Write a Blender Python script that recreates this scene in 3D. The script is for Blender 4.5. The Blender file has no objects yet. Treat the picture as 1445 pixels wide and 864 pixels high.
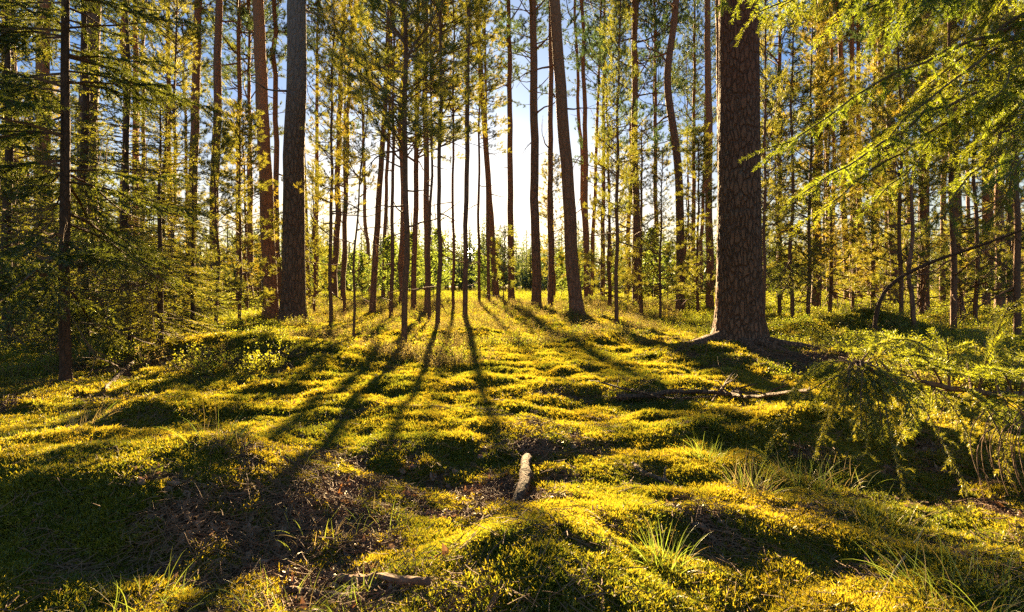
import bpy, math, random
import numpy as np
from mathutils import Vector, Matrix

random.seed(11)
rng = np.random.default_rng(11)
scene = bpy.context.scene
COL = scene.collection
F, CX, CY, CAMH = 803.0, 722.5, 405.0, 0.75     # focal length in photo pixels, principal point, eye height
SUN_EL, SUN_PX = 15.0, 646.0
SUN_AZ = math.atan2(SUN_PX - CX, F)              # from +Y towards +X

# ------------------------------------------------------------------ noise and terrain
def _hash(ix, iy, seed):
    h = (ix.astype(np.int64) * 374761393 + iy.astype(np.int64) * 668265263 + seed * 974711) & 0xFFFFFFFF
    h = ((h ^ (h >> 13)) * 1274126177) & 0xFFFFFFFF
    return ((h ^ (h >> 16)) & 0xFFFFFF) / float(0x1000000)

def noise2(x, y, seed=0):
    ix, iy = np.floor(x), np.floor(y)
    fx, fy = x - ix, y - iy
    u = fx * fx * fx * (fx * (fx * 6 - 15) + 10); v = fy * fy * fy * (fy * (fy * 6 - 15) + 10)
    def g(ox, oy):
        a = _hash(ix + ox, iy + oy, seed) * 2 * np.pi
        return np.cos(a) * (fx - ox) + np.sin(a) * (fy - oy)
    return 1.5 * ((g(0, 0) * (1 - u) + g(1, 0) * u) * (1 - v) + (g(0, 1) * (1 - u) + g(1, 1) * u) * v)

def cushions(x, y, seed):
    ix, iy = np.floor(x), np.floor(y); f = np.full(np.shape(x), 9.)
    for ox in (-1, 0, 1):
        for oy in (-1, 0, 1):
            cx, cy = ix + ox, iy + oy
            f = np.minimum(f, (cx + .15 + .7 * _hash(cx, cy, seed) - x) ** 2 + (cy + .15 + .7 * _hash(cx, cy, seed + 1) - y) ** 2)
    return np.clip(1 - f, 0, 1)
MOUNDS = [  # x, y, sx, sy, amp
    (0.02, 1.40, .22, .24, .145), (0.0, 1.15, .25, .22, .07),
    (-1.52, 2.12, .36, .34, .135), (-2.15, 2.05, .45, .4, .115), (-0.98, 2.12, .22, .25, .09), (-1.15, 1.75, .3, .25, .07),
    (-1.90, 3.05, .24, .2, .15), (-1.05, 3.30, .55, .2, .08), (-.55, 3.0, .3, .15, .04),
    (-3.1, 6.0, .75, .5, .26), (-2.0, 5.6, .5, .4, .12),
    (-4.7, 12.0, 1.5, 1.2, -.14), (-3.9, 10.9, .7, .6, .05),
    (1.2, 7.6, .32, .5, .17), (2.5, 6.1, .62, .6, .09), (1.85, 5.9, .4, .35, .10), (3.2, 5.8, .4, .4, .06),
    (1.30, 3.0, .45, .25, .10), (1.75, 2.95, .3, .2, .05), (1.62, 2.35, .28, .25, -.05), (1.85, 1.9, .35, .3, -.03),
    (.62, 1.85, .36, .16, .08), (.12, 2.75, .38, .22, .06), (.75, 2.4, .25, .14, .05),
    (-.7, 8.2, .5, .35, .14), (-.6, 5.9, .35, .22, .06), (1.35, 1.35, .25, .2, .06), (-.35, 1.95, .35, .45, -.02),
    (.9, 4.2, .6, .25, .06), (-.6, 4.3, .6, .22, .05), (.2, 5.2, .7, .3, .05), (4.9, 8.6, .7, .4, .22), (5.7, 8.8, .5, .4, .2),
    (1.3, 12.0, .9, .7, .12), (.9, 15, 1, .8, .15),
]
def H(x, y):
    x = np.asarray(x, float); y = np.asarray(y, float)
    d = np.hypot(x, y)
    z = np.zeros_like(d)
    for mx, my, sx, sy, a in MOUNDS:
        z += a * np.exp(-.5 * (((x - mx) / sx) ** 2 + ((y - my) / sy) ** 2))
    wx = x + .15 * noise2(x * 1.3, y * 1.3, 90); wy = y + .15 * noise2(x * 1.3, y * 1.3, 91)
    n1 = noise2(wx / .62, wy / .42, 3); n2 = noise2(wx / .27, wy / .20, 4); n3 = noise2(x / 1.9, y / 1.5, 5); n4 = noise2(x / .11, y / .09, 6)
    c1 = cushions(wx / .40 + .3 * n3, wy / .34, 11); c2 = cushions(wx / .15, wy / .13, 13)
    z += .040 * c1 * np.clip(.55 + .8 * n1, 0, 1.2) + .016 * c2 * np.clip(.6 + n2, 0, 1.2) + .012 * n2 + .04 * n3 + .007 * n4 - .045
    z += .07 * noise2(x / 7, y / 6, 8) * np.clip((d - 5) / 8, 0, 1)
    z += .5 * noise2(x / 60, y / 60, 9) * np.clip((d - 30) / 60, 0, 1)
    return z

def litter(x, y):
    """1 where the moss gives way to needle litter and bare humus"""
    m = 1.3 * noise2(x / .6, y / .5, 21) + 1.3 * noise2(x / .17, y / .13, 22) + .7 * noise2(x / .06, y / .05, 23) - .5
    for mx, my, sx, sy, a in [(-.36, 1.95, .26, .6, 1.5), (-.58, 1.45, .22, .3, .8), (-1.0, 2.1, .24, .1, 1.0), (.05, 1.95, .18, .2, 1.0), (.45, 1.35, .15, .1, .6),
                              (2.5, 5.55, .75, .55, 1.5), (3.1, 5.4, .5, .5, .9), (1.0, 3.9, .7, .18, .9), (1.65, 2.3, .3, .28, 1.3), (2.1, 2.0, .5, .3, .6), (-2.6, 5.2, .7, .3, 1.0), (-3.5, 4.6, 1.2, .7, .8), (-.05, 2.9, .2, .5, .5), (.62, 1.55, .18, .07, .9),
                              (0, 1.45, .26, .24, -1.5), (-1.7, 2.0, .3, .2, -.6), (-2.2, 1.9, .4, .4, -.8), (.6, 1.85, .3, .12, -.5), (0.2, 6, 3, 3, -.35), (1.3, 1.3, .5, .3, -.5)]:
        m = m + a * np.exp(-.5 * (((x - mx) / sx) ** 2 + ((y - my) / sy) ** 2))
    return np.clip(m * 1.6 + .1, 0, 1)

def P(px, py, d):
    return np.array([(px - CX) / F * d, d, CAMH - (py - CY) / F * d])
def XY(px, d): return (px - CX) / F * d, d
def ground_at(px, py):
    """the ground point seen in that direction"""
    d = .9
    while d < 60:
        x = (px - CX) / F * d; z = CAMH - (py - CY) / F * d
        if z <= float(H(x, d)): return np.array([x, d, float(H(x, d))])
        d *= 1.004
    return np.array([x, d, 0.])

# ------------------------------------------------------------------ mesh building
class MB:
    def __init__(s): s.v, s.t, s.q, s.tm, s.qm, s.n = [], [], [], [], [], 0
    def add(s, V, T=None, Q=None, mat=0):
        V = np.asarray(V, np.float32).reshape(-1, 3)
        if T is not None and len(T): T = np.asarray(T, np.int32); s.t.append(T + s.n); s.tm.append(np.full(len(T), mat, np.int32))
        if Q is not None and len(Q): Q = np.asarray(Q, np.int32); s.q.append(Q + s.n); s.qm.append(np.full(len(Q), mat, np.int32))
        s.v.append(V); s.n += len(V)
    def tris(s, V, mat=0):
        V = np.asarray(V, np.float32).reshape(-1, 3); s.add(V, np.arange(len(V)).reshape(-1, 3), None, mat)
    def quads(s, V, mat=0):
        V = np.asarray(V, np.float32).reshape(-1, 3); s.add(V, None, np.arange(len(V)).reshape(-1, 4), mat)
    def tube(s, path, rad, sides=6, mat=0, cap=True, rough=0., seed=0):
        path = np.asarray(path, float); n = len(path); rad = np.broadcast_to(np.asarray(rad, float), (n,))
        tan = np.gradient(path, axis=0); tan /= np.linalg.norm(tan, axis=1)[:, None] + 1e-9
        ref = np.array([0, 0, 1.]) if abs(tan[:, 2]).mean() < .8 else np.array([1., 0, 0])
        u = np.cross(tan, ref); u /= np.linalg.norm(u, axis=1)[:, None] + 1e-9
        w = np.cross(tan, u)
        a = np.arange(sides) / sides * 2 * np.pi
        r = rad[:, None] * np.ones(sides)
        if rough: r = r * (1 + rough * np.random.default_rng(seed).normal(size=r.shape))
        V = path[:, None, :] + r[:, :, None] * (np.cos(a)[None, :, None] * u[:, None, :] + np.sin(a)[None, :, None] * w[:, None, :])
        i = np.arange(n - 1)[:, None] * sides; j = np.arange(sides)[None, :]; k = (j + 1) % sides
        Q = np.stack([i + j, i + k, i + sides + k, i + sides + j], -1).reshape(-1, 4)
        V = V.reshape(-1, 3); T = []
        if cap:
            V = np.vstack([V, path[0], path[-1]]); c0, c1 = n * sides, n * sides + 1
            jj = np.arange(sides); kk = (jj + 1) % sides
            T = np.vstack([np.stack([kk, jj, np.full(sides, c0)], 1), np.stack([jj + (n - 1) * sides, kk + (n - 1) * sides, np.full(sides, c1)], 1)])
        s.add(V, T, Q, mat)
    def prisms(s, A, B, ra, rb, mat=0):
        """many 3-sided twigs at once"""
        A, B = np.asarray(A, float), np.asarray(B, float); m = len(A)
        if not m: return
        D = B - A; D /= np.linalg.norm(D, axis=1)[:, None] + 1e-9
        U = np.cross(D, np.array([.31, .17, .93])); U /= np.linalg.norm(U, axis=1)[:, None] + 1e-9
        W = np.cross(D, U); ra = np.broadcast_to(ra, (m,))[:, None, None]; rb = np.broadcast_to(rb, (m,))[:, None, None]
        a = np.arange(3) * 2 * np.pi / 3
        R = np.cos(a)[None, :, None] * U[:, None] + np.sin(a)[None, :, None] * W[:, None]
        V = np.concatenate([A[:, None] + ra * R, B[:, None] + rb * R], 1)
        q = np.array([[0, 1, 4, 3], [1, 2, 5, 4], [2, 0, 3, 5]])
        s.add(V, None, (np.arange(m)[:, None, None] * 6 + q).reshape(-1, 4), mat)
    def mesh(s, name, mats, smooth=False):
        V = np.concatenate(s.v); T = np.concatenate(s.t) if s.t else np.zeros((0, 3), np.int32); Q = np.concatenate(s.q) if s.q else np.zeros((0, 4), np.int32)
        me = bpy.data.meshes.new(name)
        me.vertices.add(len(V)); me.vertices.foreach_set('co', V.ravel())
        me.loops.add(T.size + Q.size); me.loops.foreach_set('vertex_index', np.concatenate([T.ravel(), Q.ravel()]).astype(np.int32))
        me.polygons.add(len(T) + len(Q))
        me.polygons.foreach_set('loop_start', np.concatenate([np.arange(len(T)) * 3, T.size + np.arange(len(Q)) * 4]).astype(np.int32))
        for m in mats: me.materials.append(m)
        me.polygons.foreach_set('material_index', np.concatenate(s.tm + s.qm).astype(np.int32))
        me.polygons.foreach_set('use_smooth', np.full(len(T) + len(Q), smooth))
        me.update(calc_edges=True)
        return me

def link(name, data, parent=None, loc=None, rot=None, scale=None):
    o = bpy.data.objects.new(name, data); COL.objects.link(o)
    if parent: o.parent = parent
    if loc is not None: o.location = tuple(float(c) for c in loc)
    if rot is not None: o.rotation_euler = rot
    if scale is not None: o.scale = scale if hasattr(scale, '__len__') else (scale,) * 3
    return o
def tag(o, label=None, cat=None, group=None, kind=None):
    if label: o['label'] = label
    if cat: o['category'] = cat
    if group: o['group'] = group
    if kind: o['kind'] = kind
    return o

# ------------------------------------------------------------------ materials
class NT:
    def __init__(s, name):
        s.m = bpy.data.materials.new(name); s.m.use_nodes = True; s.t = s.m.node_tree; s.t.nodes.clear()
        s.out = s.t.nodes.new('ShaderNodeOutputMaterial')
    def n(s, kind, **kw):
        nd = s.t.nodes.new('ShaderNode' + kind)
        for k, v in kw.items():
            if k in nd.inputs: s.set(nd.inputs[k], v)
            else: setattr(nd, k, v)
        return nd
    def set(s, inp, v):
        if isinstance(v, bpy.types.NodeSocket): s.t.links.new(v, inp)
        else: inp.default_value = v
    def ramp(s, fac, stops):
        r = s.t.nodes.new('ShaderNodeValToRGB'); e = r.color_ramp.elements
        while len(e) < len(stops): e.new(.5)
        for q, (p, c) in zip(e, stops): q.position = p; q.color = (*c, 1)
        s.set(r.inputs['Fac'], fac); return r.outputs['Color']
    def mix(s, fac, a, b, mode='MIX'):
        m = s.t.nodes.new('ShaderNodeMix'); m.data_type = 'RGBA'; m.blend_type = mode
        s.set(m.inputs[0], fac); s.set(m.inputs[6], a if isinstance(a, bpy.types.NodeSocket) else (*a, 1)); s.set(m.inputs[7], b if isinstance(b, bpy.types.NodeSocket) else (*b, 1))
        return m.outputs[2]
    def math(s, op, a, b=0., clamp=False):
        m = s.t.nodes.new('ShaderNodeMath'); m.operation = op; m.use_clamp = clamp; s.set(m.inputs[0], a); s.set(m.inputs[1], b); return m.outputs[0]
    def link(s, sh): s.t.links.new(sh, s.out.inputs['Surface']); return s.m

def leaf_mat(name, cols, tcols, trans=.5, nscale=3., gloss=.05, world=False):
    k = NT(name)
    info = k.n('ObjectInfo').outputs['Random']
    co = k.n('NewGeometry').outputs['Position'] if world else k.n('TexCoord').outputs['Object']
    nz = k.n('TexNoise', Vector=co, Scale=nscale, Detail=2.).outputs['Fac']
    f = k.math('ADD', k.math('MULTIPLY', info, .45), k.math('MULTIPLY', k.math('SUBTRACT', nz, .22), 1.0), True)
    c = k.ramp(f, [(i / (len(cols) - 1), q) for i, q in enumerate(cols)])
    tc = k.ramp(f, [(i / (len(tcols) - 1), q) for i, q in enumerate(tcols)])
    d = k.n('BsdfDiffuse', Color=c); t = k.n('BsdfTranslucent', Color=tc)
    mx = k.n('MixShader', Fac=trans); k.t.links.new(d.outputs[0], mx.inputs[1]); k.t.links.new(t.outputs[0], mx.inputs[2])
    g = k.n('BsdfGlossy', Color=(1, 1, .9, 1), Roughness=.45)
    m2 = k.n('MixShader', Fac=gloss); k.t.links.new(mx.outputs[0], m2.inputs[1]); k.t.links.new(g.outputs[0], m2.inputs[2])
    return k.link(m2.outputs[0])

M_PINE = leaf_mat('pine_needles', [(.05, .085, .02), (.085, .115, .022), (.115, .12, .02)], [(.15, .2, .025), (.28, .26, .022), (.48, .31, .022)], .55, .7)
M_PINEDK = leaf_mat('dark_pine_needles', [(.03, .065, .028), (.05, .085, .03), (.07, .095, .03)], [(.06, .12, .045), (.10, .15, .035), (.19, .19, .03)], .4, .5)
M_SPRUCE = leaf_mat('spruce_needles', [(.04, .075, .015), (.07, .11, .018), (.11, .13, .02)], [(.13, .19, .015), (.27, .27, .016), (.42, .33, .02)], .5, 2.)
M_SHADEDSPRUCE = leaf_mat('shaded_spruce_needles', [(.025, .055, .014), (.045, .08, .016), (.08, .105, .018)], [(.09, .14, .014), (.2, .22, .016), (.38, .31, .02)], .47, 1.3)  # same spruce needles, with shade from the trees behind painted into the colours
M_FRESH = leaf_mat('fresh_spruce_needles', [(.07, .12, .018), (.1, .15, .02), (.12, .15, .02)], [(.2, .3, .015), (.32, .37, .017), (.42, .39, .02)], .55, 2.)
M_BIRCH = leaf_mat('birch_leaves', [(.07, .12, .02), (.1, .15, .025)], [(.15, .22, .03), (.22, .26, .03)], .55, 3.)
M_MOSS = leaf_mat('moss_shoots', [(.085, .06, .016), (.075, .095, .012), (.14, .135, .014), (.2, .165, .018), (.22, .17, .02)], [(.14, .11, .016), (.16, .2, .012), (.32, .275, .013), (.44, .325, .017), (.47, .33, .02)], .5, 1.7, .03, True)
M_GRASS = leaf_mat('grass_blades', [(.08, .13, .02), (.13, .16, .03)], [(.2, .3, .03), (.3, .32, .04)], .5, 5.)
M_DRYGRASS = leaf_mat('dry_grass', [(.3, .24, .1), (.42, .33, .15)], [(.3, .22, .08), (.4, .3, .1)], .4, 5.)
M_HEATH = leaf_mat('heather_leaves', [(.08, .09, .025), (.16, .14, .05), (.26, .19, .09)], [(.2, .2, .03), (.34, .27, .06), (.42, .3, .12)], .5, 1., .02, True)
M_BILB = leaf_mat('bilberry_leaves', [(.06, .1, .016), (.1, .135, .02), (.13, .14, .02)], [(.16, .24, .015), (.28, .3, .018), (.36, .3, .02)], .55, 1., .025, True)
M_DEADLEAF = leaf_mat('dead_leaves', [(.10, .05, .025), (.24, .1, .035), (.24, .12, .05), (.2, .13, .085)], [(.12, .05, .02), (.22, .1, .03), (.2, .13, .08), (.15, .12, .1)], .3, 20., .06, True)

def bark_mat(name, low, lowdark, up, h0, h1, vs=11., bump=.6, orange=1.):
    k = NT(name)
    co = k.n('TexCoord').outputs['Object']
    mp = k.n('Mapping', Vector=co); mp.inputs['Scale'].default_value = (1, 1, .32)
    wob = k.n('TexNoise', Vector=mp.outputs[0], Scale=vs * .6, Detail=3.)
    wv = k.n('VectorMath', operation='MULTIPLY_ADD'); k.set(wv.inputs[0], wob.outputs['Color']); wv.inputs[1].default_value = (.07, .07, .07); k.set(wv.inputs[2], mp.outputs[0])
    vor = k.n('TexVoronoi', Vector=wv.outputs[0], Scale=vs, feature='DISTANCE_TO_EDGE').outputs['Distance']
    fine = k.n('TexNoise', Vector=mp.outputs[0], Scale=60., Detail=5., Roughness=.65).outputs['Fac']
    big = k.n('TexNoise', Vector=co, Scale=1.6, Detail=3.).outputs['Fac']
    plate = k.math('MULTIPLY', vor, 6., True)
    c = k.mix(plate, lowdark, low)
    c = k.mix(k.math('MULTIPLY', fine, .7), c, tuple(min(1, q * 1.5) for q in low))
    sep = k.n('SeparateXYZ', Vector=co)
    hf = k.math('ADD', k.math('DIVIDE', k.math('SUBTRACT', sep.outputs['Z'], h0), h1 - h0), k.math('MULTIPLY', k.math('SUBTRACT', big, .5), .8), True)
    uc = k.mix(fine, tuple(q * .55 for q in up), up)
    c = k.mix(k.math('MULTIPLY', hf, orange), c, uc)
    lich = k.math('MULTIPLY', k.math('SUBTRACT', k.n('TexNoise', Vector=co, Scale=9., Detail=4.).outputs['Fac'], .62), 3., True)
    c = k.mix(lich, c, (.16, .16, .11))
    b = k.n('Bump', Strength=bump, Distance=.03, Height=k.math('ADD', plate, k.math('MULTIPLY', fine, .5)))
    p = k.n('BsdfPrincipled', Roughness=.85); k.set(p.inputs['Base Color'], c); k.t.links.new(b.outputs[0], p.inputs['Normal'])
    p.inputs['Specular IOR Level'].default_value = .25
    return k.link(p.outputs[0])
M_BARK = bark_mat('pine_bark', (.15, .085, .05), (.035, .02, .013), (.29, .14, .075), 3., 9.)
M_BIGBARK = bark_mat('old_pine_bark', (.16, .084, .044), (.075, .042, .025), (.25, .095, .045), 1.9, 3.8, 24., 1.)
M_GREYBARK = bark_mat('grey_pine_bark', (.14, .085, .05), (.026, .017, .012), (.25, .2, .17), 3.6, 6.6, 13., .8)
M_ORANGE = bark_mat('orange_pine_bark', (.18, .095, .055), (.05, .027, .017), (.34, .165, .085), 1., 6.)
M_THIN = bark_mat('thin_stem_bark', (.15, .076, .038), (.06, .03, .017), (.22, .1, .045), 3., 9., 30., .3)
M_SPBARK = bark_mat('spruce_bark', (.085, .045, .024), (.03, .018, .011), (.1, .06, .03), 3., 9., 34., .5)
M_DEADWOOD = bark_mat('dead_wood', (.15, .095, .055), (.035, .024, .015), (.25, .18, .12), 50., 90., 45., .6)
M_TWIG = bark_mat('twig_bark', (.15, .085, .045), (.06, .035, .02), (.2, .1, .05), 50., 90., 30., .2)
M_DECAY = bark_mat('rotting_bark', (.14, .085, .052), (.04, .025, .015), (.2, .1, .05), 50., 90., 45., .8)

def ground_mat():
    k = NT('forest_floor')
    pos = k.n('NewGeometry').outputs['Position']
    att = k.n('Attribute', attribute_name='litter', attribute_type='GEOMETRY').outputs['Fac']
    n1 = k.n('TexNoise', Vector=pos, Scale=5., Detail=6.).outputs['Fac']
    n2 = k.n('TexNoise', Vector=pos, Scale=70., Detail=5., Roughness=.7).outputs['Fac']
    moss = k.ramp(n1, [(.3, (.05, .06, .01)), (.5, (.085, .085, .012)), (.7, (.12, .105, .014))])
    moss = k.mix(k.math('MULTIPLY', n2, .6), moss, (.05, .06, .01))
    soil = k.ramp(n2, [(.3, (.035, .02, .012)), (.5, (.1, .055, .03)), (.62, (.2, .12, .065)), (.75, (.3, .2, .13))])
    c = k.mix(att, moss, soil)
    vor = k.n('TexVoronoi', Vector=pos, Scale=110.).outputs['Distance']
    b = k.n('Bump', Strength=.9, Distance=.02, Height=k.math('ADD', n2, k.math('MULTIPLY', vor, -.6)))
    p = k.n('BsdfPrincipled', Roughness=.95); k.set(p.inputs['Base Color'], c); k.t.links.new(b.outputs[0], p.inputs['Normal'])
    p.inputs['Specular IOR Level'].default_value = 0.
    return k.link(p.outputs[0])
M_GROUND = ground_mat()

# ------------------------------------------------------------------ ground sheet
def build_ground():
    r = np.concatenate([[.02, .2, .45, .62], np.geomspace(.75, 26, 620), np.geomspace(27, 900, 70)])
    a = np.radians(np.concatenate([np.linspace(-52, 52, 600), np.linspace(54, 306, 80)]))
    R, A = np.meshgrid(r, a, indexing='ij')
    X, Y = R * np.sin(A), R * np.cos(A)
    V = np.stack([X, Y, H(X, Y)], -1).reshape(-1, 3)
    na = len(a); i = np.arange(len(r) - 1)[:, None] * na; j = np.arange(na)[None]; k = (j + 1) % na
    Q = np.stack([i + j, i + na + j, i + na + k, i + k], -1).reshape(-1, 4)
    mb = MB(); mb.add(V, [], Q[:, ::-1])
    me = mb.mesh('ground', [M_GROUND], True)
    at = me.attributes.new('litter', 'FLOAT', 'POINT'); at.data.foreach_set('value', litter(V[:, 0], V[:, 1]).astype(np.float32))
    tag(link('ground', me), 'mossy uneven forest floor with hummocks and bare needle litter', 'ground', kind='structure')
build_ground()

# ------------------------------------------------------------------ needles, crowns
def unit(v):
    return v / (np.linalg.norm(v, axis=-1, keepdims=True) + 1e-9)
def needles(rg, Pb, D, L, n, nl, nw, spread=.8, up=0.):
    m = len(Pb)
    if not m: return np.zeros((0, 3))
    D = unit(D); U = unit(np.cross(D, np.array([.37, .11, .92]))); W = np.cross(D, U)
    t = rg.random((m, n)) ; az = rg.random((m, n)) * 2 * np.pi; sp = spread * (.6 + .7 * rg.random((m, n)))
    base = Pb[:, None] + D[:, None] * (t * L[:, None])[..., None]
    rad = np.cos(az)[..., None] * U[:, None] + np.sin(az)[..., None] * W[:, None]
    dr = D[:, None] * np.cos(sp)[..., None] + rad * np.sin(sp)[..., None]
    dr[..., 2] += up; dr = unit(dr)
    sd = unit(np.cross(dr, unit(rg.normal(size=dr.shape)))) * (nw * .5)
    ln = (nl * (.75 + .5 * rg.random((m, n))))[..., None]
    return np.stack([base - sd, base + sd, base + dr * ln], 2).reshape(-1, 3)

def rot_about(v, ax, a):
    return v * math.cos(a) + np.cross(ax, v) * math.sin(a) + ax * np.dot(ax, v) * (1 - math.cos(a))

def pine_crown(seed, hc, cr, step, per, prof, twig, n, nl, nw, up=.25, dens=1., bare=.35, sl=.16):
    """crown of a pine from its own base (z=0) to its tip (z=hc)"""
    rg = np.random.default_rng(seed); A, B, RA, RB = [], [], [], []; Ps, Ds, Ls = [], [], []
    z = 0.
    while z < hc:
        t = z / hc
        for b in range(max(2, int(per * (.6 + .7 * rg.random())))):
            a = rg.random() * 2 * math.pi; Lb = cr * prof(t) * (.55 + .6 * rg.random())
            if Lb < .12: continue
            el = up + .5 * t + rg.normal() * .18
            d = np.array([math.cos(a) * math.cos(el), math.sin(a) * math.cos(el), math.sin(el)])
            p = np.array([0, 0, z + rg.normal() * step * .25]); ns = max(3, int(Lb / .28)); r0 = .006 + .011 * Lb
            cv = rg.normal(size=3) * .10; cv[2] = abs(cv[2]) * .8 - .02
            pts = [p]
            for i in range(ns):
                d = unit(d + cv + rg.normal(size=3) * .09); q = pts[-1] + d * Lb / ns
                A.append(pts[-1]); B.append(q); RA.append(r0 * (1 - i / ns) + .003); RB.append(r0 * (1 - (i + 1) / ns) + .003)
                pts.append(q)
                s = (i + 1) / ns
                if s > bare:
                    for sg in (-1, 1):
                        if rg.random() > .85 * dens: continue
                        axu = unit(np.cross(d, np.cross(np.array([0, 0, 1.]), d) + 1e-6))
                        td = unit(rot_about(d, axu, sg * (.6 + .5 * rg.random())) + np.array([0, 0, .12 + .2 * rg.random()]) )
                        tl = twig * (1.15 - .7 * s) * (.6 + .7 * rg.random()); nt = max(1, int(tl / .14)); tp = q
                        for k in range(nt):
                            td = unit(td + rg.normal(size=3) * .16 + np.array([0, 0, .05])); tq = tp + td * tl / nt
                            A.append(tp); B.append(tq); RA.append(.004); RB.append(.003)
                            for _ in range(2 if k < nt - 1 else 3):
                                Ps.append(tq); Ds.append(td + rg.normal(size=3) * .45 + np.array([0, 0, .2])); Ls.append(sl * (.6 + .7 * rg.random()))
                            tp = tq
            for _ in range(4):
                Ps.append(pts[-1]); Ds.append(d + rg.normal(size=3) * .4 + np.array([0, 0, .25])); Ls.append(sl)
        z += step * (.7 + .6 * rg.random())
    Ps, Ds, Ls = np.array(Ps), np.array(Ds), np.array(Ls)
    mb = MB(); mb.tris(needles(rg, Ps, Ds, Ls, n, nl, nw, .75, .08), 0)
    mb.prisms(A, B, np.array(RA), np.array(RB), 1)
    return mb

def spruce_twigs(rg, pts, twig, step, hang, A, B, sub=True, start=.12, tipw=.45):
    """comb of twigs along one branch; segments go to A, B"""
    pts = np.asarray(pts); seg = np.linalg.norm(np.diff(pts, axis=0), axis=1); cum = np.concatenate([[0], np.cumsum(seg)]); tot = cum[-1]
    s = start * tot; sg = 1
    while s < tot:
        i = min(np.searchsorted(cum, s, 'right') - 1, len(seg) - 1); f = (s - cum[i]) / seg[i]
        p = pts[i] * (1 - f) + pts[i + 1] * f; d = unit(pts[i + 1] - pts[i]); u = s / tot
        side = unit(np.cross(d, np.array([0, 0, 1.]))) * sg; sg = -sg
        td = unit(d * (.75 + .3 * rg.random()) + side * (.8 + .3 * rg.random()) + np.array([0, 0, -.1]) + rg.normal(size=3) * .12)
        tl = twig * (1 - (1 - tipw) * u) * min(1, .4 + u * 3) * (.55 + .65 * rg.random()); nt = max(2, int(tl / .09)); tp = p
        for k in range(nt):
            td = unit(td + np.array([0, 0, -hang * (k + 1) / nt]) + rg.normal(size=3) * .08); tq = tp + td * tl / nt
            A.append(tp); B.append(tq)
            if sub and k < nt - 1:
                for _ in (0, 1):
                    if rg.random() < .8:
                        sd = unit(np.cross(td, rg.normal(size=3))); sd[2] *= .4
                        s2 = unit(td * .8 + sd * .8 + np.array([0, 0, -hang * .7])); sl = tl * .34 * (1 - k / nt * .5) * (.5 + .8 * rg.random())
                        A.append(tq); B.append(tq + s2 * sl)
            tp = tq
        s += step * (.6 + .8 * rg.random())
    for i in range(len(pts) - 1):
        if cum[i + 1] > tot * .45: A.append(pts[i]); B.append(pts[i + 1])

def seg_needles(rg, A, B, dens, nl, nw, spread=.95):
    A, B = np.array(A), np.array(B); D = B - A; L = np.linalg.norm(D, axis=1)
    k = np.maximum(2, (L * dens).astype(int)); idx = np.repeat(np.arange(len(A)), k)
    return needles(rg, A[idx], D[idx], L[idx], 1, nl, nw, spread, .1)

def spruce_crown(seed, hc, cr, step, per, twig, tstep, dens, nl, nw, hang=.12, el0=-.15, fill=1., sub=True, z0=0.):
    rg = np.random.default_rng(seed); A, B = [], []; mb = MB(); z = z0
    while z < hc:
        t = z / hc
        for b in range(max(2, int(per * (.7 + .6 * rg.random())))):
            Lb = cr * (1.02 - t) ** .85 * (.6 + .55 * rg.random())
            if Lb < .06: continue
            a = rg.random() * 2 * math.pi; el = el0 + .75 * t + rg.normal() * .1
            d = np.array([math.cos(a) * math.cos(el), math.sin(a) * math.cos(el), math.sin(el)])
            pts = [np.array([0, 0, z + rg.normal() * step * .3])]; ns = max(3, int(Lb / .18))
            for i in range(ns):
                s = i / ns; d = unit(d + np.array([0, 0, -.16 if s < .5 else .14]) + rg.normal(size=3) * .05); pts.append(pts[-1] + d * Lb / ns)
            r0 = .004 + .008 * Lb
            mb.prisms(pts[:-1], pts[1:], np.linspace(r0, .003, ns), np.linspace(r0, .003, ns), 1)
            if rg.random() < fill: spruce_twigs(rg, pts, min(twig, Lb * .5), tstep, hang, A, B, sub, .15)
        z += step * (.7 + .6 * rg.random())
    mb.prisms(A, B, .0022, .0015, 1)
    mb.tris(seg_needles(rg, A, B, dens, nl, nw), 0)
    return mb

mature = lambda t: math.sqrt(max(0, 1 - (1.75 * t - .75) ** 2)) * (1 if t > .05 else .7) if t < .98 else .1
young = lambda t: (1.02 - t) ** .75 * (.55 + .45 * min(1, t / .2))
open_ = lambda t: (1.02 - t) ** .5 * (.75 + .25 * min(1, t / .3))
CROWN = {}
for i in range(4):
    CROWN['M%d' % i] = pine_crown(100 + i, 10, 2.5 + .25 * i, .62, 3.4, mature, .7, 19, .105, .0145, .15, 1., .35).mesh('crown', [M_PINEDK, M_TWIG])
for i in range(4):
    CROWN['Y%d' % i] = pine_crown(200 + i, 6, 1.15, .30, 4.6, young, .42, 20, .068, .008, .25, .85, .3, .13).mesh('crown', [M_PINE, M_TWIG])
for i in range(4):
    CROWN['F%d' % i] = pine_crown(300 + i, 7, 1.5, .38, 4.6, open_, .55, 26, .09, .009, .2, .85, .32, .15).mesh('crown', [M_PINE, M_TWIG])
for i in range(3):
    CROWN['P%d' % i] = pine_crown(400 + i, 1.9, .55, .26, 3.4, young, .22, 12, .055, .008, .35, 1., .2, .11).mesh('crown', [M_PINE, M_TWIG])
for i in range(3):
    CROWN['S%d' % i] = spruce_crown(500 + i, 6, 1.35, .2, 5.5, .45, .10, 110, .03, .010, .15).mesh('crown', [M_SPRUCE, M_TWIG])

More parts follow.
